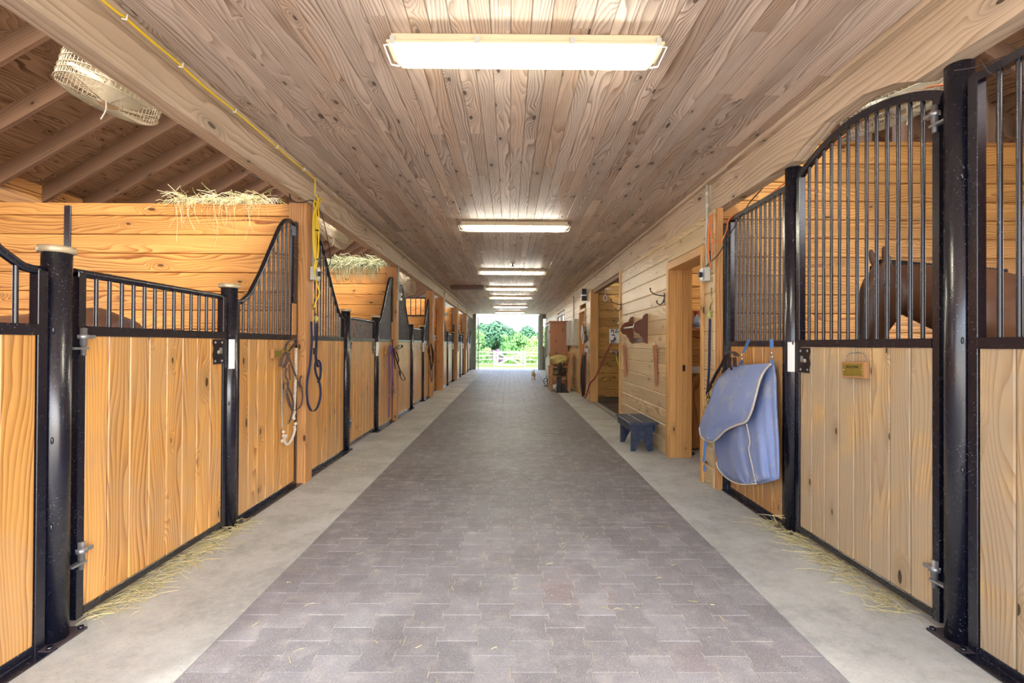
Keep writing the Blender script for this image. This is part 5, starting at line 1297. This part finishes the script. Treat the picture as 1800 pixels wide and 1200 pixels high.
k_ = [(872, 105, 9.5, 8.2, 'dark', 'big dark-green tree at the left of the view through the far door', 5200, .4),
      (848, 112, 8.5, 8.4, 'dark', 'dark-green tree at the far left edge of the door view', 4200, .42),
      (893, 118, 8, 7.9, 'dark', 'distant dark-green tree behind the small conifer', 3600, .42),
      (925, 122, 9, 7.8, 'dark', 'distant blue-green tree at the right rear of the door view', 3600, .42),
      (912, 88, 5.2, 5.6, 'mid', 'round light-green tree right of centre behind the gate', 4600, .26),
      (939, 84, 4.6, 4.4, 'light', 'yellow-green shrub tree at the right of the gate', 3600, .24),
      (832, 92, 6, 6.6, 'mid', 'tree left of the doorway, mostly hidden by the stall posts', 2500, .36),
      (962, 96, 7, 7, 'mid', 'tree right of the doorway, mostly hidden by the door jamb', 2500, .36)]
for i, a in enumerate(k_): tree(*a[:6], n=a[6], leaf=a[7], seed=i + 3)
tree(888, 74, 2.6, 4.6, 'mid', 'small pale conifer just left of the gate centre', 2600, .18, 'conifer', 22, .02, 'conifer', 31)
tree(877, 66, 1.5, 2.05, 'purple', 'purple-leaved bush behind the left gate post', 1400, .12, 'shrub', 12, .1, 'shrub', 33)
tree(867, 68, 1.4, 1.9, 'purple', 'second, lower purple bush left of the gate post', 1200, .12, 'shrub', 12, .1, 'shrub', 34)
for i, (px, y, w, h, m_, lb) in enumerate([(845, 60, 4, 1.7, 'mid', 'low green shrub behind the fence left of the gate'), (858, 72, 3.5, 2.0, 'light', 'pale shrub in front of the big dark tree'), (935, 58, 5, 2.0, 'light', 'low light shrub behind the fence right of the gate'), (953, 62, 5, 2.3, 'mid', 'low green shrub at the right end of the fence'), (903, 64, 3, 1.5, 'light', 'low shrub seen through the gate')]):
    tree(px, y, w, h, m_, lb, 1500, .14, 'shrub', 14, .02, 'shrub', 50 + i)
# tall wooded rise far behind, closing the horizon
for i, (px, w) in enumerate(((790, 15), (868, 11), (925, 11), (1000, 15))):
    tree(px, 150 + 14 * (i % 2), w, 10.2 + i % 2, 'dark', ['far woodland tree hidden left of the doorway', 'far woodland tree behind the big dark tree', 'far woodland tree behind the round light tree', 'far woodland tree hidden right of the doorway'][i], 3200, .6, 'tree', 30, 0, 'tree', 70 + i)
# ================================================================= CEILING LIGHTS
M['housing'] = plain('cream_light_housing', (224, 206, 172), .5)
s = NT('light_cover'); s.bsdf.inputs['Alpha'].default_value = .38
s.bsdf.inputs['Emission Color'].default_value = (1, .95, .75, 1); s.bsdf.inputs['Emission Strength'].default_value = .25
M['cover'] = s.fin(srgb(240, 232, 196), .3)
M['tube'] = emis('fluorescent_tube', (1.0, .98, .86, 1), 85.0)
LP = [(.075, 2.50, 'nearest long ceiling light, with clips and a wire loop at each end'), (.06, 6.22, 'second ceiling light from the front, casting a yellow glow on the boards'),
      (.05, 10.1, 'third ceiling light, right behind the small ceiling hook'), (.05, 13.1, 'fourth ceiling light, level with the brown ceiling panel'),
      (.04, 15.6, 'fifth ceiling light from the front'), (.04, 19.4, 'sixth ceiling light, last but one before the far door'), (.03, 22.8, 'last ceiling light, at the far door')]
def light_fixture(x, y, label):
    t = thing('ceiling_light', label, 'light', (x, y, ZC), 'ceiling lights')
    L = .69; mb = MB()
    poly = [(-.085, ZC - .001), (.085, ZC - .001), (.085, ZC - .045), (-.085, ZC - .045)]
    mb.box(x - L + .02, x + L - .02, y - .075, y + .075, ZC - .045, ZC - .001, 0, .008)
    mb.box(x - L, x + L, y - .088, y + .088, ZC - .058, ZC - .043, 0, .004)
    mb.build('housing', M['housing'], t)
    mb = MB(); a, b = .084, .062
    top = [(x - L + .01, y - a), (x + L - .01, y - a), (x + L - .01, y + a), (x - L + .01, y + a)]
    bot = [(x - L + .05, y - b), (x + L - .05, y - b), (x + L - .05, y + b), (x - L + .05, y + b)]
    v1 = [mb.vert((*q, ZC - .058)) for q in top]; v2 = [mb.vert((*q, ZC - .105)) for q in bot]
    for k in range(4): mb.face((v1[(k + 1) % 4], v1[k], v2[k], v2[(k + 1) % 4]))
    mb.face(list(reversed(v2))); mb.build('cover', M['cover'], t)
    for dy in (-.028, .028):
        mb = MB(); mb.tube([(x - L + .10, y + dy, ZC - .082), (x + L - .10, y + dy, ZC - .082)], .016, 10); mb.build('tube', M['tube'], t)
    for k in range(4):
        cx = x + (-L + .03, -.24, .23, L - .03)[k]
        for yy in (y - .094, y + .086):
            mb = MB(); mb.box(cx - .012, cx + .012, yy, yy + .008, ZC - .066, ZC - .03); mb.build('clip', M['gplas'], t)
    for s_ in (-1, 1):
        mb = MB(); ex = x + s_ * (L - .002)
        mb.tube([(ex - s_ * .02, y - .07, ZC - .06), (ex + s_ * .02, y - .065, ZC - .06), (ex + s_ * .012, y + .055, ZC - .09), (ex - s_ * .03, y + .06, ZC - .095)], .0045, 6); mb.build('wire_loop', M['white'], t)
    return t
for a in LP: light_fixture(*a)

# ================================================================= CAMERA, SKY, SUN
cd = bpy.data.cameras.new('camera'); cam = bpy.data.objects.new('camera', cd); COL.objects.link(cam)
cd.sensor_width = 36; cd.lens = F / 1800 * 36; cd.clip_end = 500; cd.clip_start = .05
yaw = -math.atan(5 / F); pitch = math.atan(5 / F)
cam.matrix_world = Matrix.Translation((0, 0, CH)) @ (Matrix.Rotation(yaw, 4, 'Z') @ Matrix.Rotation(PI / 2 + pitch, 4, 'X') @ Matrix.Rotation(ROLL, 4, 'Z'))
SC.camera = cam
w = bpy.data.worlds.new('world'); SC.world = w; w.use_nodes = True
nt = w.node_tree; sky = nt.nodes.new('ShaderNodeTexSky'); sky.sky_type = 'NISHITA'; sky.sun_disc = False
sky.sun_elevation = math.radians(48); sky.sun_rotation = math.radians(140); sky.air_density = 1.0; sky.dust_density = 4.0; sky.ozone_density = 1.0
mx = nt.nodes.new('ShaderNodeMix'); mx.data_type = 'RGBA'; mx.inputs[0].default_value = .55; mx.inputs[7].default_value = (.92, .97, 1.10, 1)
nt.links.new(sky.outputs[0], mx.inputs[6]); nt.links.new(mx.outputs[2], nt.nodes['Background'].inputs[0])
nt.nodes['Background'].inputs[1].default_value = 2.0
sd = bpy.data.lights.new('sun', 'SUN'); sd.energy = 2.2; sd.angle = math.radians(3); sd.color = (1, .97, .9)
so = bpy.data.objects.new('sun', sd); COL.objects.link(so); so.rotation_euler = (math.radians(38), math.radians(-28), 0)
SC.view_settings.view_transform = 'Standard'; SC.view_settings.look = 'None'; SC.view_settings.gamma = 1.0; SC.view_settings.use_curve_mapping = False
SC.view_settings.exposure = 0.18
SC.cycles.max_bounces = 8; SC.cycles.diffuse_bounces = 5; SC.cycles.glossy_bounces = 3; SC.cycles.transparent_max_bounces = 12; SC.cycles.sample_clamp_indirect = 8
for _o in bpy.data.objects:
    if '_b' in _o: del _o['_b']
